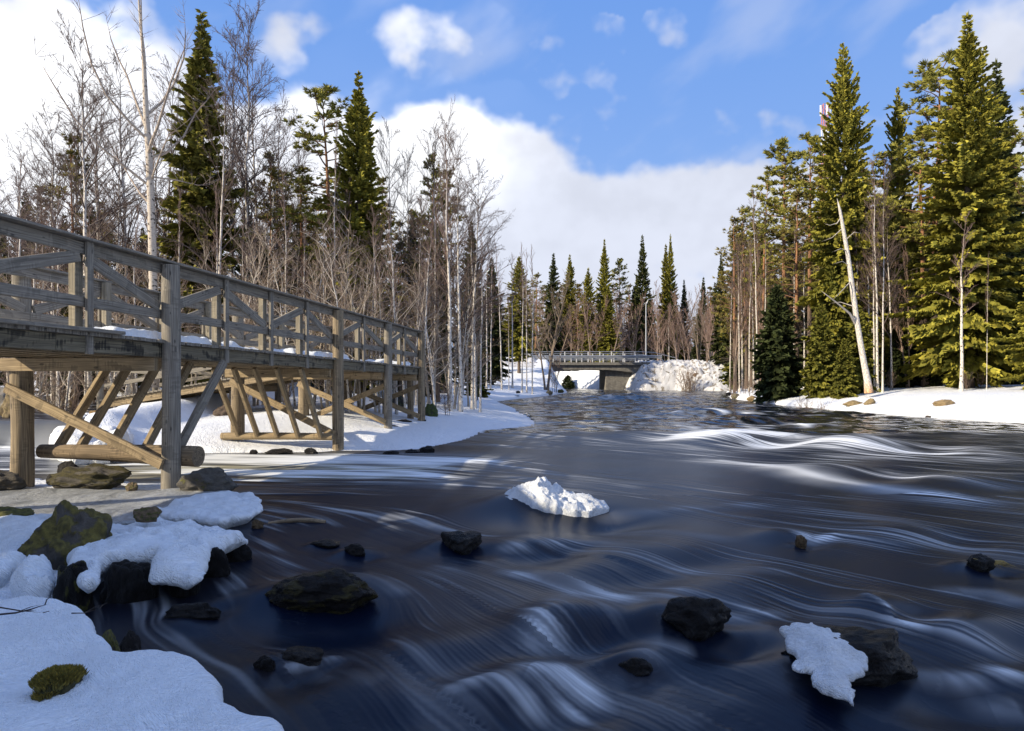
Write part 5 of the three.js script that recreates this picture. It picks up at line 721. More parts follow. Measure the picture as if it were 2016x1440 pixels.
// Scots pine: bare red trunk, crooked limbs, tufts of needles at their ends
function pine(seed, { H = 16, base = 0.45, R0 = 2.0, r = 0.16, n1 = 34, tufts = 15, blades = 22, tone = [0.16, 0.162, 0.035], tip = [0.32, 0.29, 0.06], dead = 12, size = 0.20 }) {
  const R = rng(seed), trunk = new GB(true, true), crown = new GB(), pts = [], rad = []; let wx = 0, wz = 0; for (let k = 0; k <= 14; k++) { const t = k / 14; wx += (R() - 0.5) * 0.16; wz += (R() - 0.5) * 0.16; pts.push([wx * t, t * H * 0.985, wz * t]); rad.push(Math.max(r * Math.pow(1 - t, 0.75) * (k ? 1 : 1.25), 0.02)); }
  trunk.tube(pts, rad, 9, (t) => { const w = sstep(0.25, 0.5, t); return [lerp(0.16, 0.40, w), lerp(0.12, 0.20, w), lerp(0.09, 0.10, w)]; }, true, 0.5);
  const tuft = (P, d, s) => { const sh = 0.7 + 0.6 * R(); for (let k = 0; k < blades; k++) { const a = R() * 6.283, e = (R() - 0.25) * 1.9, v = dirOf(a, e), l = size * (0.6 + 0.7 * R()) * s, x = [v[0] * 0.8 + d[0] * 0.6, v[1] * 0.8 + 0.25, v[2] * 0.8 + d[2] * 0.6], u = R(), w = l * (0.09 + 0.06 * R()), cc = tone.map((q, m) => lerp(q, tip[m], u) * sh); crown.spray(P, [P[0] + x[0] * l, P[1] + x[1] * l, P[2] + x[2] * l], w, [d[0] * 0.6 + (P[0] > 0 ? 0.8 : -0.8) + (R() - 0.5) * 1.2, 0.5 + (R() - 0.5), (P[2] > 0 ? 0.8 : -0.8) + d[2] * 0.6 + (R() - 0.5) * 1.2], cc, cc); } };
  const limb = (t, dead0) => {
    const i = Math.min(13, Math.floor(t * 14)), f = t * 14 - i, P = [0, 1, 2].map((c) => lerp(pts[i][c], pts[i + 1][c], f)), u = clamp((t - base) / (1 - base)), L = dead0 ? 0.5 + 1.0 * R() : R0 * (0.25 + 1.1 * Math.sqrt(Math.max(0, 1 - u)) * (0.6 + 0.5 * R())) * sstep(-0.1, 0.25, u), az = R() * 6.283, el = dead0 ? (R() - 0.6) * 0.6 : lerp(0.05, 1.1, u * u) + (R() - 0.5) * 0.4;
    let d = dirOf(az, el), q = P; const N = 5, b = [P]; for (let k = 1; k <= N; k++) { d = [d[0] + (R() - 0.5) * 0.5, d[1] + (R() - 0.45) * 0.35, d[2] + (R() - 0.5) * 0.5]; const l = Math.hypot(...d); d = d.map((v) => v / l); q = [q[0] + d[0] * L / N, q[1] + d[1] * L / N, q[2] + d[2] * L / N]; b.push(q); }
    crown.tube(b, b.map((_, k) => Math.max((dead0 ? 0.016 : 0.02 + 0.012 * L) * (1 - k / N * 0.8), 0.005)), 4, dead0 ? [0.14, 0.11, 0.09] : [0.22, 0.12, 0.07]);
    if (dead0) { for (let k = 2; k <= N; k++) for (let m = 0; m < 2; m++) { const a = R() * 6.283, l = 0.25 + 0.3 * R(); crown.tube([b[k], [b[k][0] + Math.cos(a) * l, b[k][1] + (R() - 0.5) * l, b[k][2] + Math.sin(a) * l]], [0.008, 0.003], 3, [0.13, 0.105, 0.09]); } return; }
    for (let k = 0; k < tufts; k++) { const s = lerp(0.35, 1, Math.sqrt(R())) * N, j = Math.min(N - 1, Math.floor(s)), g = s - j, B = [0, 1, 2].map((c) => lerp(b[j][c], b[j + 1][c], g)), a = R() * 6.283, l = L * (0.1 + 0.24 * R()), E = [B[0] + Math.cos(a) * l, B[1] + (R() - 0.25) * l * 0.8, B[2] + Math.sin(a) * l]; crown.tube([B, E], [0.012, 0.006], 3, [0.17, 0.10, 0.06]); tuft(E, [Math.cos(a), 0, Math.sin(a)], 0.8 + 0.4 * R()); if (R() < 0.6) tuft([(E[0] + B[0]) / 2, (E[1] + B[1]) / 2 + 0.03, (E[2] + B[2]) / 2], [Math.cos(a), 0, Math.sin(a)], 0.7); }
  };
  for (let k = 0; k < n1; k++) limb(lerp(base, 0.985, (k + R()) / n1), false); for (let k = 0; k < dead; k++) limb(lerp(base * 0.4, base, R()), true);
  return { trunk: trunk.geo(), crown: crown.geo() };
}

// prototypes, grown once and planted many times; each stands 1:1 at its own height h
const kinds = {
  birch: [1, 2, 3, 4, 5].map((s) => ({ h: 13, ...bareTree(s, { H: 13, base: 0.28, spread: 0.20, n1: 38, n2: 8, n3: 5, n4: 2, droop: 0.34, tw: 0.0068, limbCol: [0.10, 0.07, 0.055], twigCol: [0.095, 0.062, 0.05] }), bark: 'bark' })),
  paleBirch: [16, 17].map((s) => ({ h: 9, ...bareTree(s, { H: 9, base: 0.18, spread: 0.26, rise: 0.8, stems: 2, r: 0.075, n1: 26, n2: 6, n3: 4, n4: 2, droop: 0.1, wob: 1.8, limbCol: [0.5, 0.43, 0.34], twigCol: [0.2, 0.14, 0.1] }), bark: 'bark' })),
  slimBirch: [11, 12, 13].map((s) => ({ h: 12, ...bareTree(s, { H: 12, base: 0.42, spread: 0.11, rise: 0.95, n1: 26, n2: 6, n3: 4, n4: 2, r: 0.075, droop: 0.1, twigCol: [0.17, 0.11, 0.09], limbCol: [0.17, 0.12, 0.1] }), bark: 'bark' })),
  thicket: [21, 22, 23].map((s) => ({ h: 6, ...bareTree(s, { H: 6, base: 0.16, spread: 0.27, rise: 0.55, stems: 4, r: 0.055, n1: 34, n2: 7, n3: 4, n4: 1, droop: 0.05, wob: 1.8, trunkCol: [0.55, 0.47, 0.37], limbCol: [0.33, 0.265, 0.20], twigCol: [0.17, 0.12, 0.088], tw: 0.006 }), bark: 'darkBark' })),
  alder: [31, 32].map((s) => ({ h: 11, ...bareTree(s, { H: 11, base: 0.22, spread: 0.23, rise: 0.95, stems: 3, r: 0.15, n1: 36, n2: 7, n3: 5, n4: 2, droop: -0.1, wob: 1.3, trunkCol: [0.26, 0.20, 0.15], limbCol: [0.2, 0.155, 0.11], twigCol: [0.19, 0.14, 0.10] }), bark: 'darkBark' })),
  rusty: [41, 42].map((s) => ({ h: 9, ...bareTree(s, { H: 9, base: 0.2, spread: 0.2, rise: 0.95, stems: 2, r: 0.09, n1: 30, n2: 7, n3: 4, n4: 2, droop: 0.0, trunkCol: [0.36, 0.27, 0.21], limbCol: [0.24, 0.165, 0.125], twigCol: [0.2, 0.125, 0.095], tw: 0.008 }), bark: 'darkBark' })),
  shrub: [51, 52, 53].map((s) => ({ h: 2, ...bareTree(s, { H: 2, base: 0.1, spread: 0.3, rise: 0.7, stems: 6, r: 0.014, n1: 30, n2: 4, n3: 3, n4: 1, droop: 0.02, wob: 1.6, trunkCol: [0.2, 0.14, 0.1], limbCol: [0.2, 0.14, 0.1], twigCol: [0.2, 0.13, 0.1], tw: 0.0035 }), bark: 'darkBark' })),
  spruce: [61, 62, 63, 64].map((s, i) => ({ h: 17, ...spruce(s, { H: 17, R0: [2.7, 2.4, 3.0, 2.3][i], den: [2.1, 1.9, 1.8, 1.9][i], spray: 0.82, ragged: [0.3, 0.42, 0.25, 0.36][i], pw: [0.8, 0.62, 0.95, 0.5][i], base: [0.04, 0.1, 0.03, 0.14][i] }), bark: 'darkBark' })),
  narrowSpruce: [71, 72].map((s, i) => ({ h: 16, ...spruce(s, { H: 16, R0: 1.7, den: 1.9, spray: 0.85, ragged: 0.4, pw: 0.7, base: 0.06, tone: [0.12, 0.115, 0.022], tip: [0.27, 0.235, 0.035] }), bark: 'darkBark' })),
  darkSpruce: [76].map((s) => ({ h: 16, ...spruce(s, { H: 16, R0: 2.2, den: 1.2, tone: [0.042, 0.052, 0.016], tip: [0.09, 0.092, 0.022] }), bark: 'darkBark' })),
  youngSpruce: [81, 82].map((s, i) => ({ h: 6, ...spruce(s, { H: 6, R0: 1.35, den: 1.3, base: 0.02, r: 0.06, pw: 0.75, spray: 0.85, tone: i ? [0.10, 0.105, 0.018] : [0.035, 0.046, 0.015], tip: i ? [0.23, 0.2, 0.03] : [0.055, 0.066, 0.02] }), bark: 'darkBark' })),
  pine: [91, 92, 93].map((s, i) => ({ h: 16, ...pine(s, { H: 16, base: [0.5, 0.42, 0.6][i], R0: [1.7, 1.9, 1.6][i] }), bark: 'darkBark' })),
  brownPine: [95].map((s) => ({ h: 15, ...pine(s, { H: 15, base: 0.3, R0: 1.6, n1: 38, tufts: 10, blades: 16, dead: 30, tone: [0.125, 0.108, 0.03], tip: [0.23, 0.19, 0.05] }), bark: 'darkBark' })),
};
const NAMES = { birch: 'birch_tree', paleBirch: 'birch_tree', slimBirch: 'birch_tree', thicket: 'bare_thicket', alder: 'bare_tree', rusty: 'bare_tree', shrub: 'bare_shrub', spruce: 'spruce_tree', narrowSpruce: 'spruce_tree', darkSpruce: 'spruce_tree', youngSpruce: 'young_spruce', pine: 'pine_tree', brownPine: 'pine_tree' };
const CATS = { birch: 'birch', paleBirch: 'birch', slimBirch: 'birch', thicket: 'bush', alder: 'tree', rusty: 'tree', shrub: 'shrub', spruce: 'spruce', narrowSpruce: 'spruce', darkSpruce: 'spruce', youngSpruce: 'spruce', pine: 'pine', brownPine: 'pine' };
const proto = new Map(), RT = rng(2024);
function plant(kind, x, D, H, label, { v, wide = 1, turn, group, lean = 0, leanAz = 0, sink = 0.05 } = {}) {
  const list = kinds[kind], k = v ?? Math.floor(RT() * list.length), P = list[k], key = kind + k;
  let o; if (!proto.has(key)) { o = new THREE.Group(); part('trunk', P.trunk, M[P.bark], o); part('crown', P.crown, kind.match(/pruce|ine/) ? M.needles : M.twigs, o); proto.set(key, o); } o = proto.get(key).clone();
  o.name = numbered(NAMES[kind]); const s = H / P.h; o.scale.set(s * wide, s, s * wide); o.rotation.set(0, 0, 0); o.position.set(x, groundY(x, D) - sink, -D);
  o.quaternion.setFromAxisAngle(V3(Math.sin(leanAz), 0, -Math.cos(leanAz)), lean).multiply(new THREE.Quaternion().setFromAxisAngle(V3(0, 1, 0), turn ?? RT() * 6.283)); o.userData = {}; scene.add(o); return tag(o, label, CATS[kind], group);
}
// plant by the picture: column of the foot, row of the top, distance
const pick = (kind, px, top, D, label, o = {}) => { const x = atX(px, D); return plant(kind, x, D, yAt(top, D) - groundY(x, D), label, o); };
// ---------------------------------------------------------------- the wood, tree by tree
// left bank
pick('narrowSpruce', 397, 22, 27, 'tall narrow dark spruce behind the big pale aspen, top above the birches', { v: 0, wide: 1.3 });
pick('spruce', 706, 138, 30, 'tall sunlit spruce with pointed top, left of the white cloud', { v: 0, wide: 1.15, turn: 1.0 });
pick('pine', 655, 178, 31.5, 'bushy pine leaning against the sunlit spruce on its left side', { v: 1, wide: 1.25 });
pick('brownPine', 150, 268, 30, 'slim brownish pine among birches at the left edge', { v: 0, wide: 0.9 });
pick('brownPine', 532, 300, 31, 'dull green pine between the two tall spruces of the left bank', { v: 0, wide: 1.0, turn: 2 });
pick('pine', 852, 310, 33, 'thin pine with a small green top among birches right of the sunlit spruce', { v: 2, wide: 0.6 });
pick('brownPine', 600, 330, 34, 'pine half hidden behind bare branches left of the sunlit spruce', { wide: 1.2, turn: 4 });
for (const [px, top, D, v, wide, label] of [[62, 330, 27, 0, 0.9, 'bare birch furthest left, low rounded crown above the railing'], [104, 230, 30, 1, 1.05, 'bare birch second from the left edge'], [177, 86, 27, 2, 1.05, 'tall bare birch with dark stem left of the pale aspen'], [253, 120, 31, 3, 0.9, 'bare birch just left of the pale aspen'], [328, 130, 34, 4, 0.8, 'thin bare birch right of the pale aspen stem'], [430, 128, 24, 0, 0.75, 'white stemmed birch in front of the tall narrow spruce'], [457, 48, 28, 1, 0.75, 'tallest birch right of the narrow spruce, white lower stem'], [484, 60, 30, 2, 1.1, 'bare birch with wide arching crown against the blue sky'], [528, 250, 31, 3, 0.9, 'birch with drooping twigs at the edge of the blue gap'], [584, 280, 36, 4, 0.75, 'pale thin birch in the gap between the tall spruces'], [776, 250, 31, 3, 0.7, 'slender bare birch just right of the sunlit spruce'], [884, 222, 29, 1, 0.62, 'tall bare birch before the white cloud'], [908, 285, 26, 2, 0.9, 'bare birch with arching branches at the river end of the left wood'], [935, 400, 30, 4, 1.1, 'spreading birch nearest the river, right of the left wood'], [820, 400, 27, 0, 0.9, 'bare birch above the end of the walkway'], [730, 420, 25, 3, 0.9, 'white limbed birch in the thicket behind the walkway'], [640, 430, 24, 1, 0.9, 'birch with pale crooked limbs behind the middle of the walkway']]) pick('birch', px, top, D, label, { v, wide });
// thicket of sunlit grey branches behind the walkway
for (const [px, top, D, v] of [[30, 470, 22, 0], [110, 520, 24, 1], [210, 450, 25, 2], [335, 500, 23, 0], [380, 560, 24, 1], [450, 450, 24, 2], [505, 520, 23, 0], [560, 430, 24, 1], [612, 500, 21.5, 2], [668, 400, 24, 0], [712, 480, 21.5, 1], [760, 540, 22, 2], [806, 450, 26, 0], [850, 520, 26.5, 1], [890, 560, 28, 2], [480, 580, 20, 1], [270, 540, 21, 0], [640, 570, 20.5, 0], [60, 560, 20, 2], [925, 560, 31, 0]]) pick('thicket', px, top, D, 'tangle of bare grey stems in the thicket behind the wooden walkway', { v, wide: 0.85 + 0.3 * RT(), group: 'bare bushes of the thicket behind the walkway' });
for (let k = 0; k < 26; k++) { const D = 22 + 11 * RT(), px = 20 + 930 * ((k + RT()) / 26); pick('slimBirch', px, 230 + 230 * RT(), D, 'slim white stemmed birch rising out of the thicket behind the walkway', { wide: 0.9 + 0.3 * RT(), group: 'slim white birches of the thicket' }); }
for (const [px, top, D] of [[350, 470, 23], [445, 450, 21.5], [520, 440, 23], [585, 430, 22], [690, 440, 21], [745, 460, 22], [800, 470, 24], [860, 480, 25], [900, 520, 27], [655, 470, 22.5], [480, 500, 23], [120, 470, 22], [235, 460, 23]]) pick('paleBirch', px, top, D, 'crooked pale birch with sunlit limbs in the thicket behind the walkway', { group: 'crooked pale birches of the thicket' });
for (const [px, top, D, v, wide] of [[90, 300, 32, 1, 1], [140, 170, 30, 3, 1], [205, 200, 32, 0, 1], [225, 270, 29, 2, 0.9], [300, 260, 33, 1, 0.9], [350, 220, 31, 4, 0.9], [415, 200, 33, 3, 0.8], [510, 120, 32, 0, 0.9], [545, 200, 34, 1, 1], [800, 320, 33, 2, 0.9], [860, 260, 32, 4, 0.8], [930, 330, 29, 0, 1]]) pick('birch', px, top, D, 'bare dark twigged birch in the second row of the left wood', { v, wide, group: 'second row birches of the left wood' });
for (let k = 0; k < 18; k++) { const D = 30 + 7 * RT(), px = 10 + 900 * ((k + RT()) / 18); pick(k % 2 ? 'brownPine' : 'darkSpruce', px, 440 + 110 * RT(), D, k % 2 ? 'low olive pine in the shade behind the thicket' : 'low dark spruce in the shade behind the thicket', { wide: 1.5, group: k % 2 ? 'low olive pines behind the thicket' : 'low dark spruces behind the thicket' }); }
for (let k = 0; k < 40; k++) { const D = 33 + 22 * RT(), px = -60 + 960 * RT(), kind = ['birch', 'slimBirch', 'birch', 'brownPine', 'thicket'][k % 5]; pick(kind, px, kind === 'thicket' ? 560 : 330 + 130 * RT(), D, kind === 'brownPine' ? 'hazy pine deep in the wood behind the walkway' : kind === 'thicket' ? 'low bare bush deep in the wood behind the walkway' : 'thin pale birch deep in the wood behind the walkway', { group: { brownPine: 'pines deep in the left wood', thicket: 'bushes deep in the left wood' }[kind] ?? 'birches deep in the left wood' }); }
for (let k = 0; k < 26; k++) { const D = 38 + 26 * RT(), px = -40 + 980 * ((k + RT()) / 26); pick(k % 3 ? 'darkSpruce' : 'brownPine', px, 330 + 150 * RT(), D, k % 3 ? 'dark spruce closing the view deep in the left wood' : 'olive pine closing the view deep in the left wood', { wide: 1.1, group: k % 3 ? 'dark spruces deep in the left wood' : 'olive pines deep in the left wood' }); }
for (const [px, py, w] of [[140, 742, 1.3], [250, 752, 1], [200, 748, 1.5], [330, 756, 1.2], [420, 764, 1.2], [470, 770, 1.1], [60, 748, 1.4], [20, 752, 1.5], [640, 770, 1.2], [560, 768, 1.2], [860, 768, 0.9], [880, 774, 0.8]]) { const D = 21 + 8 * RT(), x = atX(px, D); plant('shrub', x, D, 1.5 * w, 'small leafless shrub in the snow below the walkway wood', { group: 'leafless shrubs under the left wood' }); }
// the big aspen with pale smooth limbs, limb by limb as it stands against the cloud
{
  const D = 20.5, x0 = atX(302, D), y0 = groundY(x0, D), t = thing('aspen_tree', 'big pale aspen with smooth upswept limbs standing behind the railing at the left', 'aspen', [x0, y0 - 0.05, -D]);
  const P = (px, py, dz = 0) => [atX(px, D) - x0, yAt(py, D) - y0, dz], g = new GB(true, true), pale = (t) => [0.78, 0.73, 0.67], R = rng(31);
  g.tube([P(303, 760), P(302, 620), P(300, 500), P(297, 400), P(293, 300), P(287, 215), P(284, 150), P(282, 100), P(277, 55), P(273, 0), P(270, -40)], [0.14, 0.125, 0.115, 0.105, 0.095, 0.08, 0.066, 0.055, 0.04, 0.028, 0.01], 10, pale, true, 0.5);
  const crown = new GB(), tw = [0.20, 0.155, 0.13];
  const limb = (pts, r) => {
    const n = pts.length; g.tube(pts, pts.map((_, k) => Math.max(r * (1 - 0.78 * k / (n - 1)), 0.008)), 6, (u) => [lerp(0.75, 0.38, u), lerp(0.68, 0.3, u), lerp(0.6, 0.26, u)], true, 0.5);
    for (let k = 1; k < n; k++) for (let m = 0; m < 5; m++) { const f = R(), b = [0, 1, 2].map((c) => lerp(pts[k - 1][c], pts[k][c], f)), az = R() * 6.283, L = (0.35 + 0.6 * R()) * (0.4 + 0.6 * k / n), e = 0.3 + 0.9 * R(), d = dirOf(az, e), q = [b[0] + d[0] * L * 0.5, b[1] + d[1] * L * 0.5, b[2] + d[2] * L * 0.5], z = [b[0] + d[0] * L, b[1] + d[1] * L * 1.1, b[2] + d[2] * L]; crown.tube([b, q, z], [0.008, 0.006, 0.003], 3, tw); for (let s = 0; s < 3; s++) { const a2 = az + (R() - 0.5) * 2, l2 = 0.15 + 0.2 * R(); crown.tube([q, [q[0] + Math.cos(a2) * l2, q[1] + l2 * 0.8, q[2] + Math.sin(a2) * l2]], [0.004, 0.002], 3, tw); } }
  };
  limb([P(284, 138), P(287, 100, 0.2), P(289, 60, 0.3), P(288, 10, 0.3), P(286, -40, 0.3)], 0.04);
  limb([P(290, 222), P(308, 190, -0.3), P(325, 150, -0.5), P(342, 95, -0.6), P(346, 50, -0.6), P(344, 5, -0.6)], 0.045);
  limb([P(291, 300), P(312, 285, 0.4), P(335, 260, 0.7), P(352, 230, 0.9), P(372, 190, 1.1), P(392, 150, 1.2), P(410, 118, 1.3)], 0.05);
  limb([P(292, 308), P(316, 292, -0.3), P(345, 255, -0.5), P(366, 205, -0.6), P(385, 178, -0.7), P(400, 150, -0.8)], 0.04);
  limb([P(286, 268), P(268, 245, 0.4), P(240, 205, 0.8), P(224, 155, 1.1), P(212, 90, 1.2), P(205, 20, 1.3)], 0.045);
  limb([P(288, 250), P(262, 210, -0.4), P(232, 165, -0.9), P(205, 110, -1.2), P(180, 70, -1.4), P(160, 25, -1.5), P(150, -20, -1.5)], 0.045);
  limb([P(290, 360), P(262, 335, 0.3), P(225, 300, 0.8), P(195, 260, 1.1), P(165, 200, 1.4), P(138, 150, 1.5)], 0.045);
  limb([P(296, 400), P(262, 372, -0.4), P(220, 330, -1.0), P(190, 290, -1.3), P(150, 255, -1.6)], 0.035);
  limb([P(298, 350), P(322, 340, 0.5), P(350, 310, 0.9), P(372, 290, 1.2), P(404, 276, 1.4)], 0.032);
  limb([P(297, 345), P(330, 342, -0.5), P(362, 345, -0.9), P(392, 338, -1.2)], 0.026);
  part('trunk', g.geo(), M.bark, t); part('twigs', crown.geo(), M.twigs, t);
}
// far left bank by the bridge
for (const [px, top, base, D, wide, label] of [[958, 478, 757, 56, 1, 'first of the white birches on the far left bank'], [966, 492, 762, 55, 0.9, 'twin birch beside the young spruce on the far left bank'], [988, 478, 760, 57, 0.9, 'straight white birch right of the young spruce on the far left bank'], [1009, 500, 738, 62, 1.1, 'crooked forked birch near the top of the far left embankment'], [1002, 560, 758, 58, 0.7, 'thin dark stemmed birch on the far left bank'], [1028, 482, 755, 57, 0.85, 'white birch left of a close pair on the far left bank'], [1037, 492, 760, 57.5, 0.8, 'left birch of the close pair on the far left bank'], [1048, 486, 763, 56.5, 0.85, 'right birch of the close pair on the far left bank'], [920, 470, 752, 46, 1, 'leaning white birch at the near end of the far left bank'], [912, 500, 757, 45, 0.9, 'white birch behind the thin dark pole tree']]) { const x = atX(px, D), g0 = groundY(x, D); plant('slimBirch', x, D, yAt(top, D) - g0, label, { wide }); }
pick('alder', 1076, 520, 66, 'grey brown alder with several stems at the left end of the road bridge', { v: 0, wide: 0.95 });
pick('slimBirch', 940, 560, 39, 'thin dark leafless tree alone on the snowy point', { v: 1, wide: 0.7 }).traverse((m) => { if (m.name === 'trunk') { m.material = M.darkBark2 ??= Object.assign(M.darkBark.clone(), { color: new THREE.Color(0.16, 0.13, 0.11) }); } });
pick('youngSpruce', 938, 698, 46, 'small green young spruce on the far left bank', { v: 1, wide: 1.5 });
pick('shrub', 1092, 690, 64, 'small leafless sapling before the left end of the bridge', { wide: 0.8 });
for (const [px, top, D, k, w, label] of [[968, 506, 66, 'darkSpruce', 1.3, 'dull spruce behind the first far bank birches'], [1022, 505, 76, 'spruce', 1.2, 'pointed spruce behind the birches left of the bridge'], [1090, 498, 108, 'darkSpruce', 1.1, 'spruce behind the grey brown alder'], [1122, 500, 118, 'spruce', 0.9, 'thin topped spruce left of the spruces behind the bridge'], [1158, 527, 104, 'spruce', 1.0, 'left full green spruce right behind the bridge railing'], [1190, 470, 112, 'spruce', 0.72, 'tall spruce behind the middle of the bridge'], [1198, 560, 101, 'spruce', 1.15, 'lower sunlit yellow green spruce behind the middle of the bridge'], [1219, 512, 114, 'pine', 0.9, 'round topped pine beside the tall spruce behind the bridge'], [1265, 462, 110, 'darkSpruce', 0.85, 'tall dark spruce behind the street lamp'], [1254, 540, 116, 'spruce', 0.9, 'spruce half hidden left of the dark spruce at the street lamp'], [1320, 460, 114, 'spruce', 0.6, 'tall twin topped spruce right of the street lamp'], [1311, 480, 114.5, 'narrowSpruce', 0.8, 'second top beside the tall spruce right of the street lamp'], [1347, 550, 116, 'darkSpruce', 0.8, 'small pointed spruce right of the twin topped spruce'], [1385, 545, 120, 'darkSpruce', 0.9, 'spruce peeping over the rust brown trees by the road'], [1140, 560, 118, 'brownPine', 1.2, 'olive pine behind the left part of the bridge'], [1055, 540, 100, 'brownPine', 1.2, 'olive pine behind the alder at the bridge']]) pick(k, px, top, D, label, { wide: w });
for (const [px, top, D, w] of [[1140, 585, 102, 0.8], [1236, 560, 103, 0.8], [1247, 575, 104, 0.8], [1226, 590, 108, 0.7], [1300, 600, 99, 0.9], [1313, 590, 101, 0.9], [1335, 600, 98, 1], [1352, 600, 100, 1], [1400, 590, 96, 1], [1290, 640, 104, 1], [1420, 560, 99, 1], [1440, 580, 94, 1], [1110, 600, 112, 1], [1125, 590, 105, 0.9], [1180, 640, 120, 1], [1275, 620, 120, 1], [1365, 640, 110, 1], [1460, 600, 96, 1]]) pick('rusty', px, top, D, 'rust brown leafless tree in the row beyond the road', { wide: w, group: 'rust brown trees beyond the road' });
pick('alder', 1376, 560, 86, 'round headed brown alder on the snowbank right of the bridge', { v: 1, wide: 0.8 });
pick('rusty', 1391, 600, 84, 'brown leafless tree with mossy foot at the edge of the right snowbank', { v: 0, wide: 0.8 });
for (const px of [1355, 1362, 1348]) pick('shrub', px, 715 + 8 * RT(), 80, 'low reddish shrub on the snow right of the bridge', { group: 'reddish shrubs right of the bridge' });
{ const D = 97, x = atX(1118, D); plant('youngSpruce', x, D, 2.6, 'dark bushy evergreen in the shade below the bridge', { v: 0, wide: 2.6 }); plant('youngSpruce', atX(1136, 100), 100, 2.2, 'second dark evergreen below the bridge, nearer the pier', { v: 0, wide: 2.2 }); }
// right bank
pick('spruce', 1661, 88, 41, 'tall narrow spruce in front of the radio mast, ragged sunlit top', { v: 3, wide: 0.88, turn: 2.2 });
pick('spruce', 1768, 170, 43, 'spruce with thin bent top between the two tallest trees of the right bank', { v: 1, wide: 0.62, turn: 0.4 });
pick('pine', 1838, 112, 42, 'tall full pine just left of the highest spruce', { v: 1, wide: 1.2 });
pick('pine', 1822, 250, 40, 'lower pine under the tall full pine left of the highest spruce', { v: 0, wide: 1.3, turn: 1 });
pick('spruce', 1905, 22, 37, 'highest and broadest sunlit spruce on the right bank', { v: 0, wide: 1.2, turn: 4.2 });
pick('darkSpruce', 1962, 116, 42, 'darker spruce behind the right shoulder of the highest spruce', { wide: 1.1 });
pick('pine', 2030, 180, 36, 'pine at the right edge of the picture', { v: 0, wide: 1.1 });
pick('spruce', 2075, 300, 31, 'spruce with bare grey lower boughs at the right edge', { v: 2, wide: 1.0 });
for (const [px, top, D, k, v, w, label] of [[1545, 283, 52, 'pine', 2, 1.15, 'tall pine with open red trunk at the left of the right wood'], [1594, 268, 50, 'pine', 0, 1.1, 'pine with spreading crown left of the radio mast'], [1500, 345, 56, 'pine', 1, 1.0, 'lower pine behind the white leaning birch'], [1448, 430, 62, 'brownPine', 0, 1.1, 'brownish pine at the river end of the right wood'], [1420, 500, 84, 'darkSpruce', 0, 0.9, 'small spruce at the far tip of the right wood'], [1470, 410, 64, 'brownPine', 0, 1.0, 'olive pine behind the birches at the right bank point'], [1620, 330, 47, 'brownPine', 0, 1.3, 'dense olive pine under the narrow spruce'], [1700, 330, 46, 'brownPine', 0, 1.2, 'olive pine behind the dead leaning trunk'], [1570, 380, 46, 'brownPine', 0, 1.2, 'pine with dead lower branches behind the dark young spruce'], [1740, 300, 47, 'pine', 0, 1.0, 'pine behind the twin birch of the right bank'], [1790, 380, 45, 'spruce', 2, 0.9, 'yellow green spruce below the spruce with bent top']]) pick(k, px, top, D, label, { v, wide: w });
for (const [px, top, D, w, label] of [[1492, 372, 50, 0.8, 'white birch stem standing clear at the left of the right wood'], [1506, 420, 51, 0.7, 'thin white birch behind the clear birch stem'], [1456, 480, 54, 0.8, 'leaning thin birch at the right bank point'], [1475, 470, 53, 0.8, 'birch with white foot at the right bank point'], [1437, 500, 58, 0.8, 'slim birch furthest toward the bridge on the right bank'], [1563, 400, 47, 0.7, 'straight white birch behind the dark young spruce'], [1612, 470, 44, 0.7, 'birch stem among the low green boughs of the right bank'], [1686, 420, 40, 0.8, 'white birch behind the dead leaning trunk']]) pick('slimBirch', px, top, D, label, { wide: w });
pick('youngSpruce', 1531, 560, 42, 'dark young spruce hanging over the right bank', { v: 0, wide: 1.15 });
pick('youngSpruce', 1640, 480, 41, 'dense green young spruce left of the dead leaning trunk', { v: 1, wide: 0.95 });
pick('youngSpruce', 1618, 600, 38.5, 'shaggy young spruce at the foot of the dense green one', { v: 1, wide: 1.0 });
pick('youngSpruce', 1662, 665, 36.5, 'low bushy spruce before the dead leaning trunk', { v: 1, wide: 1.2 });
pick('youngSpruce', 1690, 600, 38, 'small spruce just behind the dead leaning trunk', { v: 1, wide: 1.2 });
pick('youngSpruce', 1560, 690, 43, 'low dark spruce right of the dark young spruce', { v: 0, wide: 1.3 });
pick('birch', 1738, 330, 36.5, 'white birch with several upright limbs right of the dead trunk', { v: 2, wide: 0.55 });
pick('slimBirch', 1728, 300, 37, 'left stem of the birch clump right of the dead trunk', { v: 0, wide: 0.9 });
pick('slimBirch', 1722, 400, 37.2, 'thin grey stem of the birch clump right of the dead trunk', { v: 2, wide: 0.8 });
pick('slimBirch', 1893, 420, 34, 'stout pale birch stem in front of the highest spruce', { v: 1, wide: 1.6 });
pick('slimBirch', 1943, 500, 34, 'thin sapling right of the stout pale birch stem', { v: 2, wide: 0.45 });
for (const [px, top, D, kind, label] of [[1444, 500, 57, 'rusty', 'rust brown tree leaning over the tip of the right bank'], [1462, 470, 58, 'birch', 'bare birch first from the river in the right wood'], [1484, 440, 57, 'birch', 'twiggy birch behind the clear white birch stem'], [1512, 480, 54, 'rusty', 'brown leafless tree left of the dark young spruce'], [1546, 460, 52, 'birch', 'bare birch behind the dark young spruce'], [1584, 450, 48, 'birch', 'bare birch between the dark young spruce and the narrow spruce'], [1712, 380, 40, 'birch', 'bare twiggy birch just behind the birch clump'], [1790, 470, 40, 'rusty', 'brown leafless tree between the birch clump and the highest spruce'], [1756, 420, 39, 'birch', 'bare birch right of the birch clump']]) pick(kind, px, top, D, label, { wide: 0.8 });
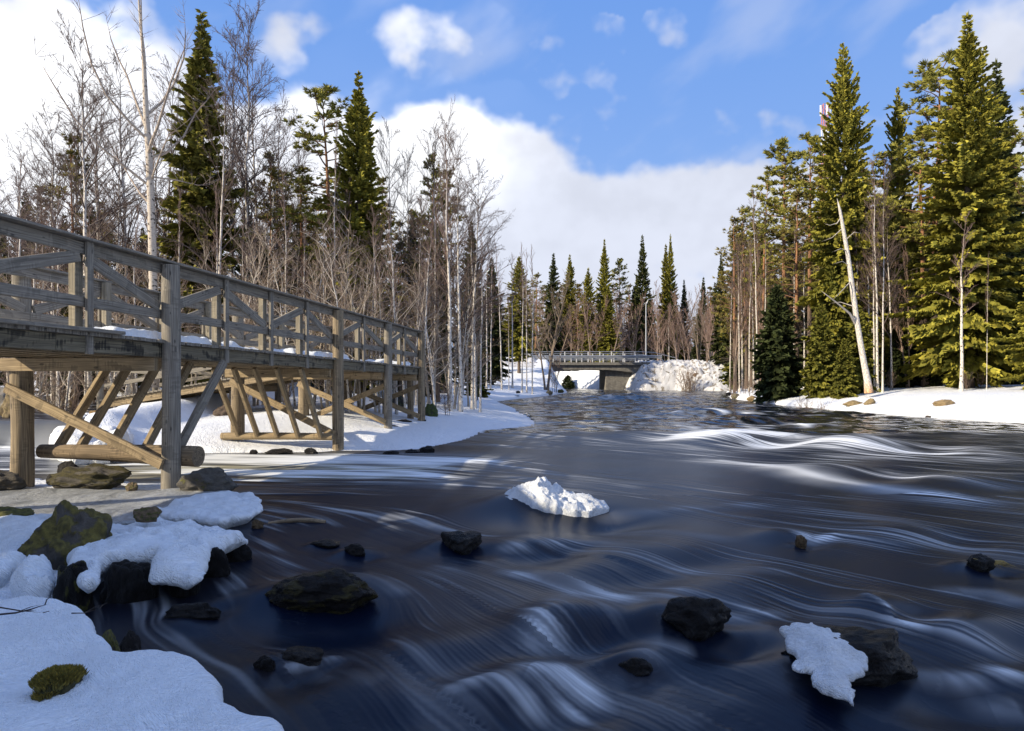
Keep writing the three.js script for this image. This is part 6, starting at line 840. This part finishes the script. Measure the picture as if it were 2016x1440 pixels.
{ // dead leaning trunk with a broken top
  const D = 35, x0 = atX(1710, D), y0 = groundY(x0, D), t = thing('dead_tree', 'dead barkless trunk leaning left with broken top and bare orange foot on the right bank', 'dead tree', [x0, y0 - 0.1, -D]);
  const P = (px, py, dz = 0) => [atX(px, D) - x0, yAt(py, D) - y0, dz], g = new GB(true, true), silver = (u) => u < 0.1 ? [0.75, 0.42, 0.2] : [0.72, 0.66, 0.58];
  g.tube([P(1711, 770), P(1708, 745), P(1702, 715), P(1694, 670), P(1686, 620), P(1678, 560), P(1670, 500), P(1661, 450), P(1654, 410), P(1648, 386)], [0.22, 0.17, 0.15, 0.138, 0.13, 0.12, 0.105, 0.09, 0.07, 0.04], 10, silver, true, 0.5); part('trunk', g.geo(), M.darkBark3 = Object.assign(M.darkBark.clone(), { name: 'dead_wood' }), t);
  const b = (pts, r) => { const q = new GB(true, true); q.tube(pts, pts.map((_, k) => Math.max(r * (1 - 0.8 * k / (pts.length - 1)), 0.012)), 6, [0.6, 0.54, 0.47], true, 0.5); part('branch', q.geo(), M.darkBark3, t); };
  b([P(1684, 634), P(1668, 615, 0.3), P(1645, 600, 0.5), P(1620, 584, 0.7), P(1602, 572, 0.8)], 0.07); b([P(1656, 425), P(1648, 436), P(1634, 440), P(1622, 436)], 0.035); b([P(1664, 470), P(1676, 456, 0.3), P(1690, 460, 0.5)], 0.03); b([P(1667, 490), P(1650, 488, 0.3), P(1628, 497, 0.5)], 0.03); b([P(1660, 445), P(1644, 462, -0.3), P(1622, 470, -0.4)], 0.03); b([P(1682, 600), P(1660, 590, -0.3), P(1642, 592, -0.5)], 0.03); b([P(1676, 550), P(1662, 560, 0.3), P(1640, 580, 0.5), P(1628, 590, 0.6)], 0.032); b([P(1673, 520), P(1655, 512, 0.2), P(1630, 520, 0.4)], 0.026);
}
for (let k = 0; k < 78; k++) { const px = 1440 + 640 * ((k + RT()) / 78), D = lerp(62, 46, clamp((px - 1470) / 160)) + 34 * RT(), kind = ['brownPine', 'spruce', 'darkSpruce', 'slimBirch', 'pine', 'thicket'][k % 6]; pick(kind, px, kind === 'thicket' ? 600 : lerp(430, 300, clamp((px - 1470) / 450)) + 120 * RT(), D, { brownPine: 'olive pine deep in the right wood', pine: 'green pine deep in the right wood', spruce: 'green spruce deep in the right wood', darkSpruce: 'dark spruce deep in the right wood', slimBirch: 'thin birch deep in the right wood', thicket: 'bare brown bush deep in the right wood' }[kind], { group: { brownPine: 'olive pines of the right wood', pine: 'green pines of the right wood', spruce: 'green spruces of the right wood', darkSpruce: 'dark spruces of the right wood', slimBirch: 'thin birches of the right wood', thicket: 'bare bushes of the right wood' }[kind], wide: 1.1 }); }
for (const [px, D, H] of [[1770, 41, 2.2], [1800, 42, 2.4], [1835, 40, 1.6], [1925, 41, 1.8], [1960, 40, 2], [1990, 39, 2.2], [1700, 42, 2.4], [1870, 44, 2], [2010, 44, 2.5]]) plant('youngSpruce', atX(px, D), D, H * 1.4, 'shaded little spruce in the undergrowth of the right wood', { v: 0, wide: 1.4, group: 'little spruces in the undergrowth of the right wood' });
for (const [px, D] of [[1450, 52], [1466, 51], [1484, 50], [1500, 49], [1478, 48], [1442, 55], [1755, 38], [1905, 34.5], [1930, 36], [1620, 33.5], [1590, 34], [1578, 35]]) plant('shrub', atX(px, D), D, 1.1 + 0.8 * RT(), 'bare twiggy shrub along the edge of the right bank', { group: 'bare shrubs along the right bank' });
// snow thrown up by the plough beside the road, in clods
for (const [x0, x1, label] of [[12.2, 40, 'ridge of clodded ploughed snow right of the bridge'], [-16, 3.4, 'ridge of clodded ploughed snow left of the bridge']]) {
  const g = new GB(true, false), st = 0.13, nx = Math.round((x1 - x0) / st), nd = Math.round(8.6 / st), d0 = 78.4; for (let j = 0; j <= nd; j++) for (let i = 0; i <= nx; i++) {
    const x = x0 + i * st, D = d0 + j * st, e = sstep(0, 1.2, x - x0) * sstep(0, 1.2, x1 - x) * sstep(0, 1.0, D - d0) * sstep(0, 1.4, 87 - D), b = groundY(x, D), clod = Math.abs(noise(x * 0.9, D * 1.6, 3)) * 0.8 + Math.abs(noise(x * 1.9, D * 3.4, 8)) * 0.55 + 0.2 * Math.abs(noise(x * 3.5, D * 4, 5)), crest = 0.08 * Math.exp(-((D - 83.8) ** 2) / 1.6);
    g.v(x, b - 0.12 + e * (0.12 + crest + clod * (0.14 + 0.28 * sstep(79, 82, D))), -D, 0, 1, 0, 0, x, D);
  }
  for (let j = 0; j < nd; j++) for (let i = 0; i < nx; i++) { const a = j * (nx + 1) + i, c = a + nx + 1; g.tri(a, a + 1, c + 1); g.tri(a, c + 1, c); } const ge = g.geo(); ge.computeVertexNormals(); whole('snow_ridge', ge, M.dirtySnow ??= new THREE.MeshStandardMaterial({ name: 'dirty_snow', map: tex(dataTex(512, 512, lin((x, y) => { const d = sstep(0.1, 0.55, tnoise(x / 26, y / 26, 512 / 26, 512 / 26, 4) + 0.7 * tnoise(x / 6, y / 6, 512 / 6, 512 / 6, 9)); return [lerp(0.56, 0.2, d), lerp(0.56, 0.17, d), lerp(0.57, 0.13, d)]; }), true), 0.16), roughness: 0.9 }), label, 'snow bank');
}
// more wood beyond the road, closing the horizon, and the low far wood as one mass
for (let k = 0; k < 110; k++) { const D = 100 + 40 * RT(), px = 900 + 600 * ((k + RT()) / 110), kind = ['rusty', 'brownPine', 'rusty', 'darkSpruce', 'slimBirch', 'rusty'][k % 6]; pick(kind, px, 555 + 70 * RT(), D, { rusty: 'distant rust brown tree in the wood beyond the road', brownPine: 'distant olive pine in the wood beyond the road', darkSpruce: 'distant dark spruce in the wood beyond the road', slimBirch: 'distant thin birch in the wood beyond the road' }[kind], { wide: 1.3, group: { rusty: 'distant rust brown trees', brownPine: 'distant olive pines', darkSpruce: 'distant dark spruces', slimBirch: 'distant birches' }[kind] }); }
{
  const far = spruce(99, { H: 14, R0: 2.4, den: 0.35, spray: 2.2, tone: [0.04, 0.05, 0.02], tip: [0.09, 0.09, 0.03] }).crown, N = 900, m = new THREE.InstancedMesh(far, M.needles, N), q = new THREE.Object3D(), r = rng(66);
  for (let k = 0; k < N; k++) { const side = k % 3, D = side === 0 ? 130 + 190 * r() : 58 + 200 * r(), x = side === 0 ? (r() - 0.5) * 330 : side === 1 ? -D * 0.30 - 24 - 130 * r() : D * 0.42 + 18 + 130 * r(); q.position.set(x, groundY(x, Math.min(D, 140), 20) - 0.3, -D); q.rotation.y = r() * 6.28; const s = 0.6 + 0.45 * r(); q.scale.set(s * 1.1, side === 0 ? s * 0.85 : s, s * 1.1); q.updateMatrix(); m.setMatrixAt(k, q.matrix); }
  m.name = 'far_forest'; shadowed(m); tag(m, 'far spruce forest closing the horizon behind the nearer trees', null, null, 'stuff'); scene.add(m);
}
// the wood on the near bank to the left of the viewer, whose shade lies over the foreground
for (const [X, n] of [[-16, 9], [-23, 9], [-32, 9]]) for (let k = 0; k < n; k++) { const x = X - 2 * RT(), D = 8.2 + 0.51 * (x + 7) - 2.0 - 1.75 * (k + 0.5 * RT()); if (Math.abs(D - (8.9 + 0.51 * (x - 0.5))) < 1.75) continue; plant(k % 3 === 1 ? 'spruce' : 'darkSpruce', x, D, 14.5 + 3 * RT() + (X < -25 ? 2 : 0), 'tall conifer of the near bank wood that shades the foreground', { wide: 1.4, group: 'conifers of the near bank left of the viewer' }); }

// where only the place tells alike plants apart, their label counts them from the left
for (const [group, row] of [['rust brown trees beyond the road', 'row beyond the road'], ['little spruces in the undergrowth of the right wood', 'undergrowth'], ['bare shrubs along the right bank', 'shrubs'], ['reddish shrubs right of the bridge', 'shrubs'], ['leafless shrubs under the left wood', 'shrubs'], ['dark stones along the right waterline', 'stones'], ['crooked pale birches of the thicket', 'x'], ['second row birches of the left wood', 'x'], ['slim white birches of the thicket', 'x'], ['low olive pines behind the thicket', 'x'], ['low dark spruces behind the thicket', 'x'], ['pines deep in the left wood', 'x'], ['olive pines deep in the left wood', 'x'], ['dark spruces deep in the left wood', 'x'], ['green spruces of the right wood', 'x'], ['dark spruces of the right wood', 'x'], ['green pines of the right wood', 'x'], ['olive pines of the right wood', 'x'], ['bare bushes deep in the left wood', 'x'], ['bare bushes of the thicket behind the walkway', 'x'], ['birches deep in the left wood', 'x']]) {
  const words = 'first second third fourth fifth sixth seventh eighth ninth tenth eleventh twelfth thirteenth fourteenth fifteenth sixteenth seventeenth eighteenth nineteenth twentieth twenty-first twenty-second twenty-third twenty-fourth twenty-fifth twenty-sixth twenty-seventh twenty-eighth'.split(' ');
  scene.children.filter((o) => o.userData.group === group).sort((a, b) => a.position.x / -a.position.z - b.position.x / -b.position.z).forEach((o, k, all) => { o.userData.label = o.userData.label.replace(' in the row beyond the road', ' beyond the road') + ', ' + (k === all.length - 1 ? 'last' : words[k]) + ' from the left'; });
}
const renderer = new THREE.WebGLRenderer();
renderer.toneMapping = THREE.LinearToneMapping; renderer.toneMappingExposure = EXPOSURE;
renderer.shadowMap.enabled = true;
renderer.render(scene, camera);
